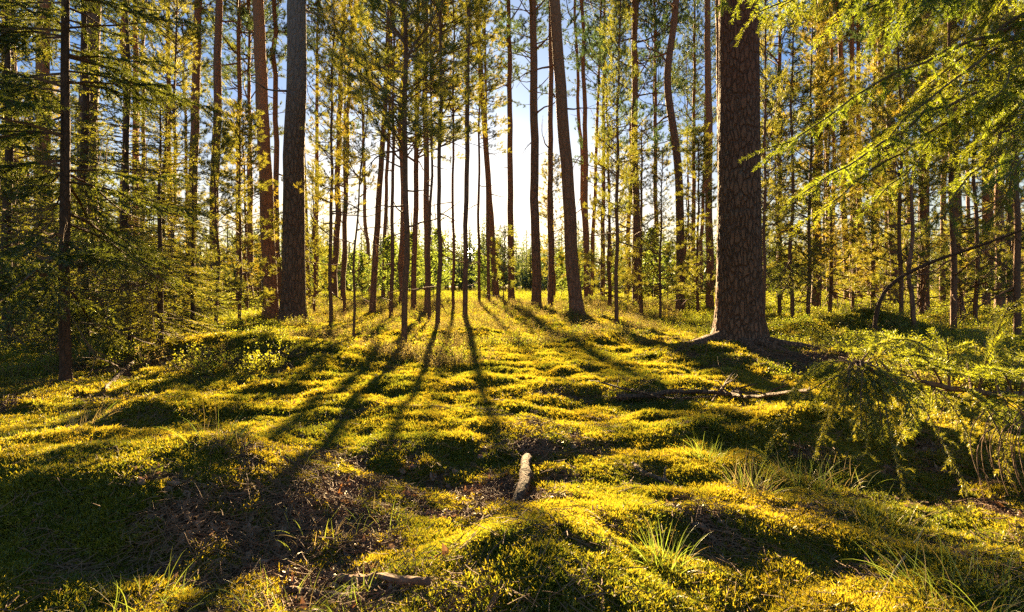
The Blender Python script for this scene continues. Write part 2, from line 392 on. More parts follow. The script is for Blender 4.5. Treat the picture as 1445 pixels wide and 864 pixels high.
def leaf_crown(seed, hc, cr, nb, lw):
    rg = np.random.default_rng(seed); A, B, C, N = [], [], [], []
    for b in range(nb):
        z = hc * (.15 + .8 * b / nb); a = rg.random() * 6.283; L = cr * (1.1 - .8 * b / nb) * (.5 + .6 * rg.random()); el = .55 + .3 * rg.random()
        d = np.array([math.cos(a) * math.cos(el), math.sin(a) * math.cos(el), math.sin(el)]); p = np.array([0, 0, z])
        for k in range(5):
            q = p + d * L / 5; A.append(p); B.append(q); d = unit(d + rg.normal(size=3) * .15)
            for _ in range(9): C.append(q + rg.normal(size=3) * .07 * cr); N.append(rg.normal(size=3))
            p = q
    C, N = np.array(C), unit(np.array(N)); U = unit(np.cross(N, [.3, .2, .9])) * lw; W = unit(np.cross(N, U)) * lw * .7
    mb = MB(); mb.quads(np.stack([C - U, C - W, C + U, C + W], 1).reshape(-1, 3), 0); mb.prisms(A, B, .006, .004, 1)
    return mb
for i in range(2):
    CROWN['B%d' % i] = leaf_crown(600 + i, 3., .9, 34, .05).mesh('crown', [M_BIRCH, M_TWIG])

def trunk_mesh(seed, r, h, mat, sides=12, wob=.02, flare=.5, rough=.0, path=None, limbs=0, lz=(5, 9), top=.3, n=34, roots=0):
    rg = np.random.default_rng(seed); mb = MB()
    z = np.concatenate([[-.25], np.linspace(0, .5, 7), np.linspace(.5, h, n)[1:]])
    if path: x = np.interp(z, [p[1] for p in path], [p[0] for p in path]); x = np.convolve(np.pad(x, 2, 'edge'), np.ones(5) / 5, 'valid'); y = np.zeros_like(z)
    else:
        x = wob * (noise2(z / 2.3, z * 0 + seed, 51) * 2 + noise2(z / .9, z * 0 + seed, 52)) * np.clip(z / 1, 0, 1); y = wob * 2 * noise2(z / 2.5, z * 0 + seed, 53) * np.clip(z / 1, 0, 1)
    zz = np.clip(z, 0, None); rad = r * (1 - (1 - top) * (zz / h) ** 1.1) + flare * r * np.exp(-zz / (1.0 * r + .03))
    pth = np.stack([x, y, z], 1)
    mb.tube(pth, rad, sides, 0, True, rough, seed)
    for _ in range(limbs):
        lz0 = lz[0] + rg.random() * (lz[1] - lz[0]); a = rg.random() * 6.283; L = .25 + 1.3 * rg.random() ** 1.5; el = .3 * rg.normal() - .05
        d = np.array([math.cos(a) * math.cos(el), math.sin(a) * math.cos(el), math.sin(el)]); p = np.array([np.interp(lz0, z, x), np.interp(lz0, z, y), lz0]); pts = [p]
        for k in range(6):
            d = unit(d + rg.normal(size=3) * .2); pts.append(pts[-1] + d * L / 6)
            if k > 1 and L > .6:
                e = pts[-1] + unit(d + rg.normal(size=3) * .8) * L * .3; mb.prisms([pts[-1]], [e], .006, .003, 0)
        mb.tube(pts, np.linspace(min(.012 + .014 * L, .3 * r + .002), .003, 7), 5, 0, False)
    return mb.mesh('trunk', [mat], True)

def tree(name, label, cat, x, y, trunk, crown=None, cb=0., cs=1., yaw=0., slope=0., slopey=0., group=None, csz=None, sc=1.):
    root = link(name, None, None, (x, y, float(H(x, y)) - .02), (slopey, slope, 0), sc)
    tag(root, label, cat, group)
    if trunk: link('trunk', trunk, root)
    if crown: link('crown', CROWN[crown], root, (0, 0, cb), (0, 0, yaw), (cs, cs, csz or cs))
    return root

# ---- the trees one can tell apart: px at the foot, distance, shift of px at the top edge, width px, height, bark, crown, crown base, crown scale, label
MA, OR, GY, TH = M_BARK, M_ORANGE, M_GREYBARK, M_THIN
PINES = [
 (4, 17, 3, 9, 19, OR, 'M0', 9, .9, 'slender orange pine trunk at the far left edge of the wood'),
 (61, 15, 0, 20, 21, OR, 'M1', 11, 1, 'thick orange pine trunk glimpsed through the left spruce, left of its stem'),
 (120, 9, 8, 26, 20, MA, 'M2', 10, 1, 'thick brown pine standing directly behind the dark left spruce'),
 (171, 18, 8, 9, 20, OR, 'M3', 10, .9, 'slim orange pine, left one of a close pair right of the left spruce'),
 (191, 19, 0, 9, 20, OR, 'M0', 10.5, .9, 'slim orange pine, right one of a close pair right of the left spruce'),
 (241, 20, -4, 8, 19, MA, 'F0', 7, 1.5, 'thin pine with needles low on its stem between the pair and the leaning pine'),
 (267, 18, 12, 14, 20, MA, 'M1', 9.6, 1, 'dark pine with rough stem leaning slightly right, left of a straighter twin'),
 (300, 15.2, 8, 13, 20, MA, 'M2', 9, .9, 'straight reddish pine right of the rough leaning pine in the left group'),
 (337, 21, 0, 8, 19, MA, 'M3', 8, .9, 'thin pine in front of bright sky, left of the thick reddish pine'),
 (383, 13.6, -17, 20, 20, OR, 'M0', 10, 1, 'reddish pine leaning left beside the thick grey-topped pine'),
 (413, 12.4, 5, 32, 22, GY, 'M1', 11, 1.1, 'thick pine with dark lower bark and smooth grey upper stem'),
 (435, 27, -14, 8, 20, MA, 'M2', 11, 1, 'thin pine peeping out right of the thick grey-topped pine'),
 (525, 15.4, 24, 9, 17, MA, 'F1', 6.2, 1.1, 'slim dark pine tilted right, foot on the moss left of the birch scrub'),
 (540, 26, 14, 6, 18, MA, 'M3', 10, .9, 'hair-thin distant pine leaning right in the bright gap left of centre'),
 (584, 17, 6, 8, 18, MA, 'F2', 4.6, 1.2, 'slim straight pine just right of the front pole pine'),
 (603, 15, -3, 9, 18, OR, 'F3', 4.8, .6, 'pine wrapped in golden side shoots in the middle of the clearing edge'),
 (656, 12.2, 4, 7.5, 18, MA, 'M2', 8.4, .8, 'slim straight pine standing right in front of the low sun'),
 (701, 27, -28, 10, 21, MA, 'M3', 9, 1, 'dark pine leaning left, right of the sun'),
 (690, 23, -6, 5, 19, MA, 'M0', 11, .9, 'thin pine crossing the left-leaning pine right of the sun'),
 (722, 24, -4, 10, 20, MA, 'M1', 9.5, 1, 'pine with a twiggy lower stem left of the centre pair'),
 (757, 17.2, -5, 14, 20, MA, 'M2', 8.2, .9, 'straight dark pine, left one of the centre pair'),
 (777, 18.5, 0, 9, 19, MA, 'M3', 10.5, .9, 'slimmer dark pine, right one of the centre pair'),
 (815, 12.1, -30, 19, 19, OR, 'M0', 9.6, .9, 'stout bare brown pine leaning left at the top, right of the centre pair'),
 (834, 30, 14, 6, 19, MA, 'M1', 12, .9, 'very thin distant pine leaning right just behind the stout leaning pine'),
 (898, 19.5, -3, 11, 19, MA, 'M1', 5.4, .95, 'straight pine with a tall open crown midway between stout and crooked pines'),
 (850, 29, 3, 7, 17, MA, 'M2', 6.0, .95, 'distant pine with a full dark green crown right of the stout leaning pine'),
 (926, 27, -2, 7, 17, MA, 'M3', 6.4, .9, 'distant pine with a full dark green crown just left of the crooked pine'),
 (978, 31, 2, 7, 18, MA, 'M0', 6.6, 1, 'distant pine with a full dark green crown right of the crooked pine'),
 (1100, 26, 0, 8, 18, MA, 'M1', 7, 1, 'distant pine with a full dark green crown close right of the big trunk'),
 (1235, 27, 0, 8, 18, MA, 'M2', 6.8, 1, 'distant pine with a dark green crown behind the upper right boughs'),
 (352, 27, 0, 7, 18, MA, 'M3', 6.6, .95, 'distant pine with a dark green crown left of the reddish leaning pine'),
 (446, 29, 2, 7, 17, MA, 'M0', 7.2, .9, 'distant pine with a dark green crown right of the thick grey-topped pine'),
 (1002, 17, -3, 11, 20, OR, 'M3', 11, 1, 'slim straight pine left of the big foreground trunk'),
 (1020, 14, -4, 13, 20, OR, 'M2', 11, 1, 'pine half hidden behind the left edge of the big foreground trunk'),
 (1150, 16.5, 8, 13, 20, MA, 'M0', 8.4, 1, 'dark pine with rusty upper stem, first thick one right of the big trunk'),
 (1196, 21, -12, 9, 20, OR, 'M1', 11, 1, 'pale orange pine leaning left, left one of a close sunlit trio'),
 (1204, 20.5, -2, 9, 20, OR, 'M2', 12, 1, 'pale orange pine upright in the middle of a close sunlit trio'),
 (1213, 24, -2, 8, 20, OR, 'M3', 11, 1, 'pale orange pine, right one of a close sunlit trio'),
 (1179, 22, -6, 6, 18, MA, 'M0', 10, .9, 'thin grey pine just left of the sunlit trio'),
 (1262, 19, -10, 11, 20, MA, 'M1', 9, 1, 'dark pine behind the arched dead stem with dark crown above'),
 (1303, 15, 4, 15, 20, MA, 'M2', 9, 1, 'dark pine behind the drooping right spruce boughs'),
 (1352, 13.5, -8, 15, 20, OR, 'M3', 9.5, 1, 'half-lit orange pine with a dark right side near the right edge'),
 (1330, 21, 4, 8, 20, OR, 'M0', 10, 1, 'slim orange pine left of the half-lit pine near the right edge'),
 (1392, 18, -3, 10, 20, OR, 'M1', 10, 1, 'orange pine, left one of two behind the right-hand boughs'),
 (1411, 16, -2, 12, 20, OR, 'M2', 10, 1, 'orange pine, right one of two behind the right-hand boughs'),
]
for k, (px, d, lean, w, h, bark, cr, cb, cs, lab) in enumerate(PINES):
    x, y = XY(px, d); r = w / F * d / 2
    tm = trunk_mesh(1000 + k, r, h, bark, 14 if w > 16 else 10,   .025, .45 if w < 12 else .7, .012, None, 5, (4.5, cb + 1))
    tree('pine_tree', lab, 'pine tree', x, y, tm, cr, cb, cs, k * 1.7, lean / F / .504, 0, 'tall pines of the open wood', (h - cb) / (10 if cr[0] == 'M' else 7))

# the big foreground pine with its rooty foot
def big_pine():
    x, y = XY(1043, 6.25); rg = np.random.default_rng(77)
    r0, h = .238, 24; mb = MB(); sides = 108
    z = np.concatenate([np.linspace(-.3, 6, 460), np.linspace(6.3, h, 30)]); a = np.arange(sides) / sides * 2 * np.pi
    Z, A = np.meshgrid(z, a, indexing='ij'); zz = np.clip(Z, 0, None)
    r = r0 * (1 - .5 * (zz / h)) * (1 - .05 * np.clip(zz / 3, 0, 1))
    lob = .5 + .5 * np.cos(5 * A + .7) + .25 * np.cos(3 * A)
    r = r + (.13 + .07 * lob) * np.exp(-zz / .16) + .03 * np.exp(-zz / .5)
    u, v = A * 11, Z * 3.7                                             # bark plates: cellular distance in the unrolled stem
    uw = u + .55 * noise2(u * .9, v * .9, 60); vw = v + .6 * noise2(u * .9, v * .9, 61)
    f1 = np.full(u.shape, 9.); f2 = np.full(u.shape, 9.)
    nu = 2 * np.pi * 11; iu, iv = np.floor(uw), np.floor(vw)
    for ox in (-1, 0, 1):
        for oy in (-1, 0, 1):
            cx, cy = iu + ox, iv + oy; wr = np.mod(cx, round(nu))
            dd = np.hypot(cx + _hash(wr, cy, 70) - uw, cy + _hash(wr, cy, 71) - vw)
            f2 = np.minimum(f2, np.maximum(f1, dd)); f1 = np.minimum(f1, dd)
    crack = np.clip((f2 - f1) / (.26 + .12 * noise2(u * .5, v * .5, 65)), 0, 1)
    low = np.clip(1.35 - Z / 2.6, .28, 1) * (.75 + .5 * noise2(u * .35, v * .35, 66))
    r = r + low * (.014 * (crack ** .6 - 1) + .006 * noise2(u * 3, v * 3, 63) + .008 * noise2(u * 1.2, v * .7, 64))
    V = np.stack([r * np.cos(A), r * np.sin(A), Z], -1).reshape(-1, 3)
    i = np.arange(len(z) - 1)[:, None] * sides; j = np.arange(sides)[None]; k = (j + 1) % sides
    mb.add(V, [], np.stack([i + j, i + k, i + sides + k, i + sides + j], -1).reshape(-1, 4))
    me = mb.mesh('trunk', [M_BIGBARK], True)
    t = tree('pine_tree', 'massive old pine in the foreground with deeply cracked bark and rooty foot', 'pine tree', x, y, me, 'M1', 12, 1.3, 0, -.001, 0, 'tall pines of the open wood')
    t.location.z -= .06
    for q, (aa, L) in enumerate(((3.5, .95), (4.4, .8), (4.9, .75), (5.5, .9), (.2, .7), (2.6, .9), (1.4, .6))):
        pts = []
        for s in np.linspace(.15, 1, 9):
            wx, wy = x + math.cos(aa + .3 * s) * L * s, y + math.sin(aa + .3 * s) * L * s
            pts.append((wx - x, wy - y, float(H(wx, wy)) - t.location.z + .06 * (1 - s) + .03 * math.sin(7 * s + q) * (1 - s) + .005 - .02 * s))
        rb = MB(); rb.tube(pts, np.linspace(.11, .022, 9), 9, 0, True, .07, q)
        link('root', rb.mesh('root', [M_BIGBARK], True), t)
big_pine()
# crooked pine
x, y = XY(960, 16)
tm = trunk_mesh(1900, .125, 18, MA, 12, 0, .4, .01, [(0, -.3), (0, 0), (0, 2.5), (-.05, 4.2), (-.2, 5.3), (-.38, 6.4), (-.36, 7.1), (-.22, 7.8), (-.1, 9), (0, 11), (0, 18)], 9, (5, 9), .4, 70)
tree('pine_tree', 'crooked pine with an S-bend in its stem between stout pine and big trunk', 'pine tree', x, y, tm, 'M2', 10, 1, 1, 0, 0, 'tall pines of the open wood')

# ---- young pines clothed with golden needles
YOUNG = [
 (570, 6.7, 2, 9, 7.6, 'Y0', 2.3, .95, 'foremost young pine: thin dark pole with golden crown, foot in open moss'),
 (617, 9.4, 5, 7, 8, 'Y1', 3.0, .95, 'young pole pine right of the foremost one with bare lower stem'),
 (467, 10.6, 2, 6, 6.3, 'Y2', 2.2, .6, 'small golden young pine right of the thick grey-topped pine'),
 (498, 7.6, 20, 4, 3.6, 'P0', 1.9, .8, 'spindly leaning sapling pole left of the foremost young pine'),
 (606, 11.5, 3, 5, 7, 'Y3', 3.9, .6, 'thin golden young pine close behind the bare-stemmed young pole'),
 (870, 10.6, 3, 6, 7, 'Y1', 2.1, .5, 'thin dark young pine with sparse twigs right of the stout leaning pine'),
 (486, 14, 0, 5, 7.5, 'F1', 3.3, .65, 'golden young pine behind the small one in the left centre thicket'),
 (552, 13, 4, 6, 9, 'F2', 4.2, .8, 'tall golden young pine rising behind the foremost young pine'),
 (640, 16, 0, 4.5, 10.5, 'F3', 5.2, .9, 'golden young pine reaching the top edge left of the sun pine'),
 (676, 21, 0, 4.5, 12, 'F0', 6, 1., 'golden-topped young pine right of the sun pine'),
 (905, 13.5, 0, 6, 4.6, 'Y2', .6, .72, 'bushy golden young pine left of the crooked pine'),
 (932, 13.0, 2, 4, 4.0, 'Y3', .6, .6, 'short golden young pine just left of the crooked stem'),
 (860, 17, -2, 6, 5.2, 'F0', .5, .65, 'golden young pine behind the thin dark one in centre right'),
 (985, 14.5, 0, 5, 4.6, 'F1', .6, .65, 'golden young pine between crooked pine and big trunk'),
 (1077, 9.4, 3, 5, 7.5, 'Y0', 1.4, .6, 'slim young pine hugging the right edge of the big trunk'),
 (1118, 10.4, 0, 6, 5.9, 'S0', 1.0, .85, 'pointed golden young spruce right of the big trunk'),
 (1140, 12.5, 6, 6, 6.5, 'F2', 1.1, .85, 'golden young conifer behind the pointed spruce'),
 (1100, 13.5, 0, 6, 5.6, 'F3', .7, .75, 'golden young pine between big trunk and pointed spruce'),
 (1171, 13, 2, 6, 5.4, 'F0', .9, .8, 'golden bushy pine left of the sunlit trio'),
 (1232, 14, 0, 6, 6.2, 'F1', .7, .9, 'bushy golden pine right of the sunlit trio'),
 (1272, 9.7, -4, 6, 6, 'F2', 1.2, .65, 'dark-stemmed young pine beside the wavy pale stem'),
 (1346, 9.6, -6, 8, 6.5, 'F3', 2.4, .7, 'dark straight young stem right of the wavy pale stem'),
 (1300, 12.2, 0, 6, 6, 'F0', .5, .9, 'bushy young pine filling the gap behind the wavy pale stem'),
 (1376, 11, 0, 6, 6.5, 'F1', .6, .85, 'bushy young pine right of the half-lit orange pine'),
 (1436, 8.1, -3, 9, 6.5, 'F2', 2.5, .6, 'dark young stem at the very right edge of the wood'),
 (1425, 13, 0, 7, 7, 'F3', .6, .95, 'bushy young pine behind the dark stem at the right edge'),
 (338, 12.5, 0, 5, 4.6, 'F1', .5, .75, 'bushy golden young pine left of the leaning reddish pine'),
 (305, 11.2, 0, 5, 4.2, 'Y2', .5, .7, 'small bushy pine at the feet of the straight reddish pine'),
 (245, 10.2, 2, 6, 6.5, 'F3', 1.8, .65, 'tall bushy golden pine left of the rough leaning pine'),
 (443, 15.5, 0, 4, 3.8, 'F0', .4, .5, 'low golden pine between grey-topped pine and birch scrub'),
 (20, 12, 0, 7, 8, 'F2', .8, 1.1, 'bushy young pine behind the left spruce at the left edge'),
]
for k, (px, d, lean, w, h, cr, cb, cs, lab) in enumerate(YOUNG):
    x, y = XY(px, d); r = w / F * d / 2; hc = {'Y': 6, 'F': 7, 'P': 1.9, 'S': 6}[cr[0]]
    tm = trunk_mesh(2000 + k, r, h, TH, 8, .03, .25, .01, None, 6, (.5, cb + .2), .25, 24)
    tree('spruce_tree' if cr[0] == 'S' else 'young_pine', lab, 'spruce' if cr[0] == 'S' else 'young pine', x, y, tm, cr, cb, cs, k * 2.1, lean / F / .504, 0, 'young pines under the tall ones', (h - cb + .1) / hc)

# ---- spruces: the dark one in the left foreground and its golden neighbours
def foreground_spruce():
    x, y = XY(93, 4.35); h = 6.4
    t = link('spruce_tree', None, None, (x, y, float(H(x, y)) - .02))
    tag(t, 'dark spruce in the left foreground with layered drooping boughs', 'spruce', 'spruces at the left')
    link('trunk', trunk_mesh(31, .04, h, M_SPBARK, 12, .02, .4, .02, None, 0, (0, 1), .2, 40), t)
    mb = spruce_crown(32, h, 1.32,   .17, 4.8, .62, .05, 480, .022, .006, .26, -.12, .85, True, .8)
    rg = np.random.default_rng(8); A, B = [], []
    for q in range(42):                                                   # dry twigs low on the stem
        z = .25 + rg.random() * 1.4; a = rg.random() * 6.283; L = .25 + .7 * rg.random(); d = np.array([math.cos(a), math.sin(a), -.15]); p = np.array([0, 0, z])
        for s in range(7):
            d = unit(d + rg.normal(size=3) * .14 + np.array([0, 0, -.03])); e = p + d * L / 7; A.append(p); B.append(e)
            if s > 1:
                f = unit(d + rg.normal(size=3) * .7) * L * .25; A.append(e); B.append(e + f); A.append(e + f); B.append(e + f + unit(f + rg.normal(size=3) * .05) * L * .12)
            p = e
    mb.prisms(A, B, .0035, .002, 1)
    link('crown', mb.mesh('crown', [M_SHADEDSPRUCE, M_TWIG]), t)
foreground_spruce()
for k, (px, d, h, cr, cs, lab) in enumerate([
    (178, 6.6, 4.4, 'S1', .85, 'golden backlit spruce just right of the dark foreground spruce'),
    (226, 5.7, 2.5, 'S1', .6, 'short bushy spruce with golden sprays nearest right of the dark foreground stem'),
    (272, 7.4, 2.3, 'S0', .55, 'low golden spruce at the right end of the left thicket'),
    (232, 8.3, 3.6, 'S2', .8, 'smaller golden spruce behind the right side of the left thicket'),
    (12, 6.8, 5.2, 'S0', 1., 'tall spruce behind the dark one at the left edge'),
    (118, 7.6, 6.0, 'S2', 1., 'spruce with golden tips directly behind the dark foreground spruce'),
    (200, 7.2, 1.5, 'S0', .5, 'low dry-skirted spruce bush at the foot of the left thicket')]):
    x, y = XY(px, d)
    tree('spruce_tree', lab, 'spruce', x, y, trunk_mesh(40 + k, .012 * h, h, M_SPBARK, 9, .02, .3, .01, None, 0, (0, 1), .2, 20), cr, .1, cs, k * 1.3, 0, 0, 'spruces at the left', h / 6)

# ---- the near spruce on the right, its stem just outside the picture
def right_spruce():
    bx, by = 3.45, 3.3; t = link('spruce_tree', None, None, (bx, by, float(H(bx, by)))); z0 = t.location.z
    tag(t, 'big spruce at the right edge whose bright green boughs hang into the picture', 'spruce')
    link('trunk', trunk_mesh(61, .09, 7, M_SPBARK, 14, .02, .4, .02, None, 0, (0, 1), .3, 40), t)
    org = np.array([bx, by, z0]); rg = np.random.default_rng(62)
    BR = [  # tip px, py, d ; attachment z ; mid sag ; twig length ; hang
        ((1012, 0, 2.9), 2.75, .12, .42, .6), ((1060, 22, 3.2), 2.85, .1, .5, .6), ((1100, 10, 2.7), 2.8, .1, .5, .7), ((1165, 40, 3.0), 2.8, .1, .5, .6), ((1205, 10, 2.6), 2.75, .1, .5, .7), ((1230, 50, 3.4), 3.0, .05, .5, .6), ((1290, 20, 2.6), 2.7, .1, .5, .6), ((1130, -25, 3.4), 3.1, .1, .55, .7),
        ((1085, 215, 2.8), 2.35, .14, .42, .22), ((1130, 280, 2.6), 2.15, .10, .45, .3), ((1150, 300, 3.1), 2.1, .10, .45, .3), ((1250, 190, 2.7), 2.4, .10, .42, .35), ((1230, 285, 3.5), 2.2, .1, .45, .35),
        ((1290, 130, 3.0), 2.6, .05, .42, .4), ((1330, 300, 2.7), 2.1, .08, .4, .4), ((1390, 320, 3.3), 2.0, .05, .4, .4), ((1400, 140, 2.5), 2.45, .1, .42, .4), ((1350, 230, 3.8), 2.4, .05, .45, .4), ((1420, 260, 2.4), 2.1, .1, .4, .4), ((1300, 215, 3.2), 2.3, .1, .42, .3), ((1370, 60, 3.6), 2.9, .1, .45, .4), ((1200, 240, 3.0), 2.25, .12, .45, .25),
    ]
    for (tp, az, sag, tw, hang) in BR:
        b = P(*tp) - org; a = np.array([0, 0, az - z0]); mb = MB(); A, B = [], []
        n = 15; s = np.linspace(0, 1, n)[:, None]
        pts = a * (1 - s) + b * s; pts[:, 2] += (sag * np.sin(s[:, 0] * np.pi)) ; pts += rg.normal(size=pts.shape) * .012
        mb.tube(pts, np.linspace(.014, .003, n), 6, 1, False)
        spruce_twigs(rg, pts, tw, .05, hang, A, B, True, .2, .4)
        mb.prisms(A, B, .0018, .0012, 1); mb.tris(seg_needles(rg, A, B, 760, .018, .003, .95), 0)
        link('bough', mb.mesh('bough', [M_FRESH, M_TWIG]), t)
    # the lowest bough: reaches across just above the ground, fresh shoots on top, half-dry twigs hanging
    mb = MB(); A, B, A2, B2 = [], [], [], []
    ctl = [np.array([bx, by, .62]), P(1560, 575, 2.6), P(1445, 558, 2.35), P(1340, 548, 2.2), P(1262, 534, 2.12), P(1225, 520, 2.1), P(1208, 512, 2.1)]
    pts = []
    for q in range(len(ctl) - 1):
        for s in np.linspace(0, 1, 5)[:-1]: pts.append(ctl[q] * (1 - s) + ctl[q + 1] * s)
    pts = np.array(pts + [ctl[-1]]) - org; pts += rg.normal(size=pts.shape) * .004
    mb.tube(pts, np.linspace(.017, .005, len(pts)), 7, 1, False)
    # fresh shoots rising from it
    for (sp, tp) in [((1262, 534, 2.12), (1205, 492, 2.3)), ((1300, 540, 2.16), (1240, 470, 2.45)), ((1340, 548, 2.2), (1335, 478, 2.2)), ((1380, 552, 2.25), (1425, 430, 2.2)), ((1410, 555, 2.3), (1380, 465, 2.5)), ((1330, 545, 2.2), (1290, 500, 1.95)), ((1430, 556, 2.3), (1400, 520, 1.95)), ((1440, 556, 2.3), (1470, 470, 2.1)), ((1370, 550, 2.2), (1360, 500, 2.6)), ((1420, 556, 2.3), (1450, 500, 2.6))]:
        s = np.linspace(0, 1, 8)[:, None]; q = P(*sp) * (1 - s) + P(*tp) * s - org; q[:, 2] += .03 * np.sin(s[:, 0] * np.pi)
        mb.tube(q, np.linspace(.005, .002, 8), 5, 1, False); spruce_twigs(rg, q, .2, .022, .04, A, B, True, .2, .35)
    # drooping side boughs with their own combs of twigs
    for q in range(30):
        i = int(min(len(pts) - 1, rg.integers(8, len(pts) + 7))); p = pts[i] + rg.normal(size=3) * .01; L = .10 + .27 * rg.random(); n = 8; l = [p]
        d = unit(np.array([-.05 + rg.normal() * .45, rg.normal() * .9 - .2, .1 + .25 * rg.random()]))
        for k in range(n):
            d = unit(d + np.array([0, 0, -.3]) + rg.normal(size=3) * .07); e = l[-1] + d * L / n
            if float(e[2] + org[2]) < float(H(e[0] + org[0], e[1] + org[1])) + .03: break
            l.append(e)
        if len(l) > 3:
            l = np.array(l); mb.tube(l, np.linspace(.0035, .0015, len(l)), 5, 1, False);
            a_, b_ = ([], []); spruce_twigs(rg, l, .11, .016, .2, a_, b_, True, .15, .4); tgt = (A, B) if rg.random() < .55 else (A2, B2); tgt[0].extend(a_); tgt[1].extend(b_); mb.prisms(a_, b_, .0012, .0008, 1)
    # single hanging twigs, many of them dry
    for q in range(34):
        i = int(rg.integers(7, len(pts))); p = pts[i] + rg.normal(size=3) * .02; L = (.07 + .42 * rg.random() ** 1.8) * (1.1 if i > 13 else .85)
        d = unit(np.array([rg.normal() * .5 - .2, rg.normal() * .8 - .2, -.25])); dry = i < 14 and rg.random() < .75
        n = 7
        for k in range(n):
            d = unit(d + np.array([0, 0, -.28]) + rg.normal(size=3) * .1); e = p + d * L / n
            if float(e[2] + org[2]) < float(H(e[0] + org[0], e[1] + org[1])) + .02: break
            mb.prisms([p], [e], .0026 * (1.2 - k / n), .0026 * (1.1 - k / n), 1)
            if k > 1 and not dry:
                A2.append(p); B2.append(e)
                for _ in range(2): A2.append(e); B2.append(e + unit(d + rg.normal(size=3) * .6) * .055)
            p = e
    mb.prisms(A, B, .0016, .001, 1); mb.tris(seg_needles(rg, A, B, 900, .0155, .0022, .9), 0)
    mb.tris(seg_needles(rg, A2, B2, 800, .013, .0021, .8), 2)
    for q in range(2):                                                   # curved dry twigs at the edge
        for c in range(7):
            p = P(1385 + 55 * rg.random() + 25 * q, 575 + 35 * rg.random(), 1.9 + .3 * rg.random()) - org; d = np.array([-.5 - .4 * rg.random(), -.1, -.1]); L = .2 + .16 * rg.random(); l = [p]
            for k in range(9): d = unit(d + np.array([.16, rg.normal() * .08, -.3])); l.append(l[-1] + d * L / 9)
            mb.tube(l, np.linspace(.002, .001, 10), 5, 1, False)
    o = link('bough', mb.mesh('bough', [M_FRESH, M_TWIG, M_SPRUCE]), t); o['label'] = 'lowest bough with fresh upright shoots and dry hanging twigs'
right_spruce()

# ---- bent and wavy stems on the right
def bent(name, label, cat, pts, r0, r1, mat, twigs=0, group=None):
    pts = np.array(pts, float); org = pts[0].copy(); t = np.linspace(0, len(pts) - 1, 5 * len(pts)); i = np.clip(t.astype(int), 0, len(pts) - 2); f = (t - i)[:, None]
    p0 = pts[np.clip(i - 1, 0, None)]; p1 = pts[i]; p2 = pts[i + 1]; p3 = pts[np.clip(i + 2, None, len(pts) - 1)]
    c = .5 * ((2 * p1) + (p2 - p0) * f + (2 * p0 - 5 * p1 + 4 * p2 - p3) * f ** 2 + (3 * p1 - p0 - 3 * p2 + p3) * f ** 3) - org
    mb = MB(); mb.tube(c, np.linspace(r0, r1, len(c)), 9, 0, True, .05, len(label)); rg = np.random.default_rng(len(label)); A, B = [], []
    for _ in range(twigs):
        q = c[int(rg.integers(len(c) // 3, len(c)))]; d = unit(rg.normal(size=3)); L = .15 + .4 * rg.random()
        for k in range(5): d = unit(d + rg.normal(size=3) * .25); e = q + d * L / 5; A.append(q); B.append(e); q = e
    mb.prisms(A, B, r1 * .6, r1 * .35, 0)
    o = link(name, mb.mesh(name, [mat], True), None, org); tag(o, label, cat, group); return o
g0 = ground_at(1232, 477); d0 = g0[1]
bent('bent_stem', 'dark dead stem arching over to the right edge', 'dead stem', [g0 - [0, 0, .05], P(1240, 430, d0), P(1262, 398, d0 - .1), P(1310, 372, d0 - .3), P(1365, 353, d0 - .6), P(1410, 337, d0 - .9), P(1460, 318, d0 - 1.2)], .03, .011, M_SPBARK, 14)
g0 = ground_at(1290, 466); d0 = g0[1]
bent('wavy_stem', 'thin wavy pale stem beside the arched dead stem', 'young stem', [g0 - [0, 0, .05], P(1287, 420, d0), P(1282, 385, d0), P(1288, 330, d0), P(1286, 270, d0), P(1292, 200, d0), P(1288, 120, d0)], .035, .015, M_ORANGE, 16)

# ---- saplings, birch scrub and the trees farther back
PROTO = {}
def place(key, name, cat, label, group, x, y, trunk, crown, cb, cs, csz, slope=0., slopey=0.):
    """the first one of a kind is built, later ones copy it and each of its parts"""
    if key not in PROTO:
        PROTO[key] = tree(name, label, cat, x, y, trunk(), crown, cb, cs, 0, slope, slopey, group, csz)
        return PROTO[key]
    src = PROTO[key]; c = src.copy(); COL.objects.link(c)
    for ch in src.children:
        e = ch.copy(); COL.objects.link(e); e.parent = c
    c.location = (x, y, float(H(x, y)) - .02); c.rotation_euler = (slopey, slope, random.random() * 6.28); c['label'] = label; c['group'] = group
    s = .85 + .35 * random.random(); c.scale = (s, s, s)
    return c

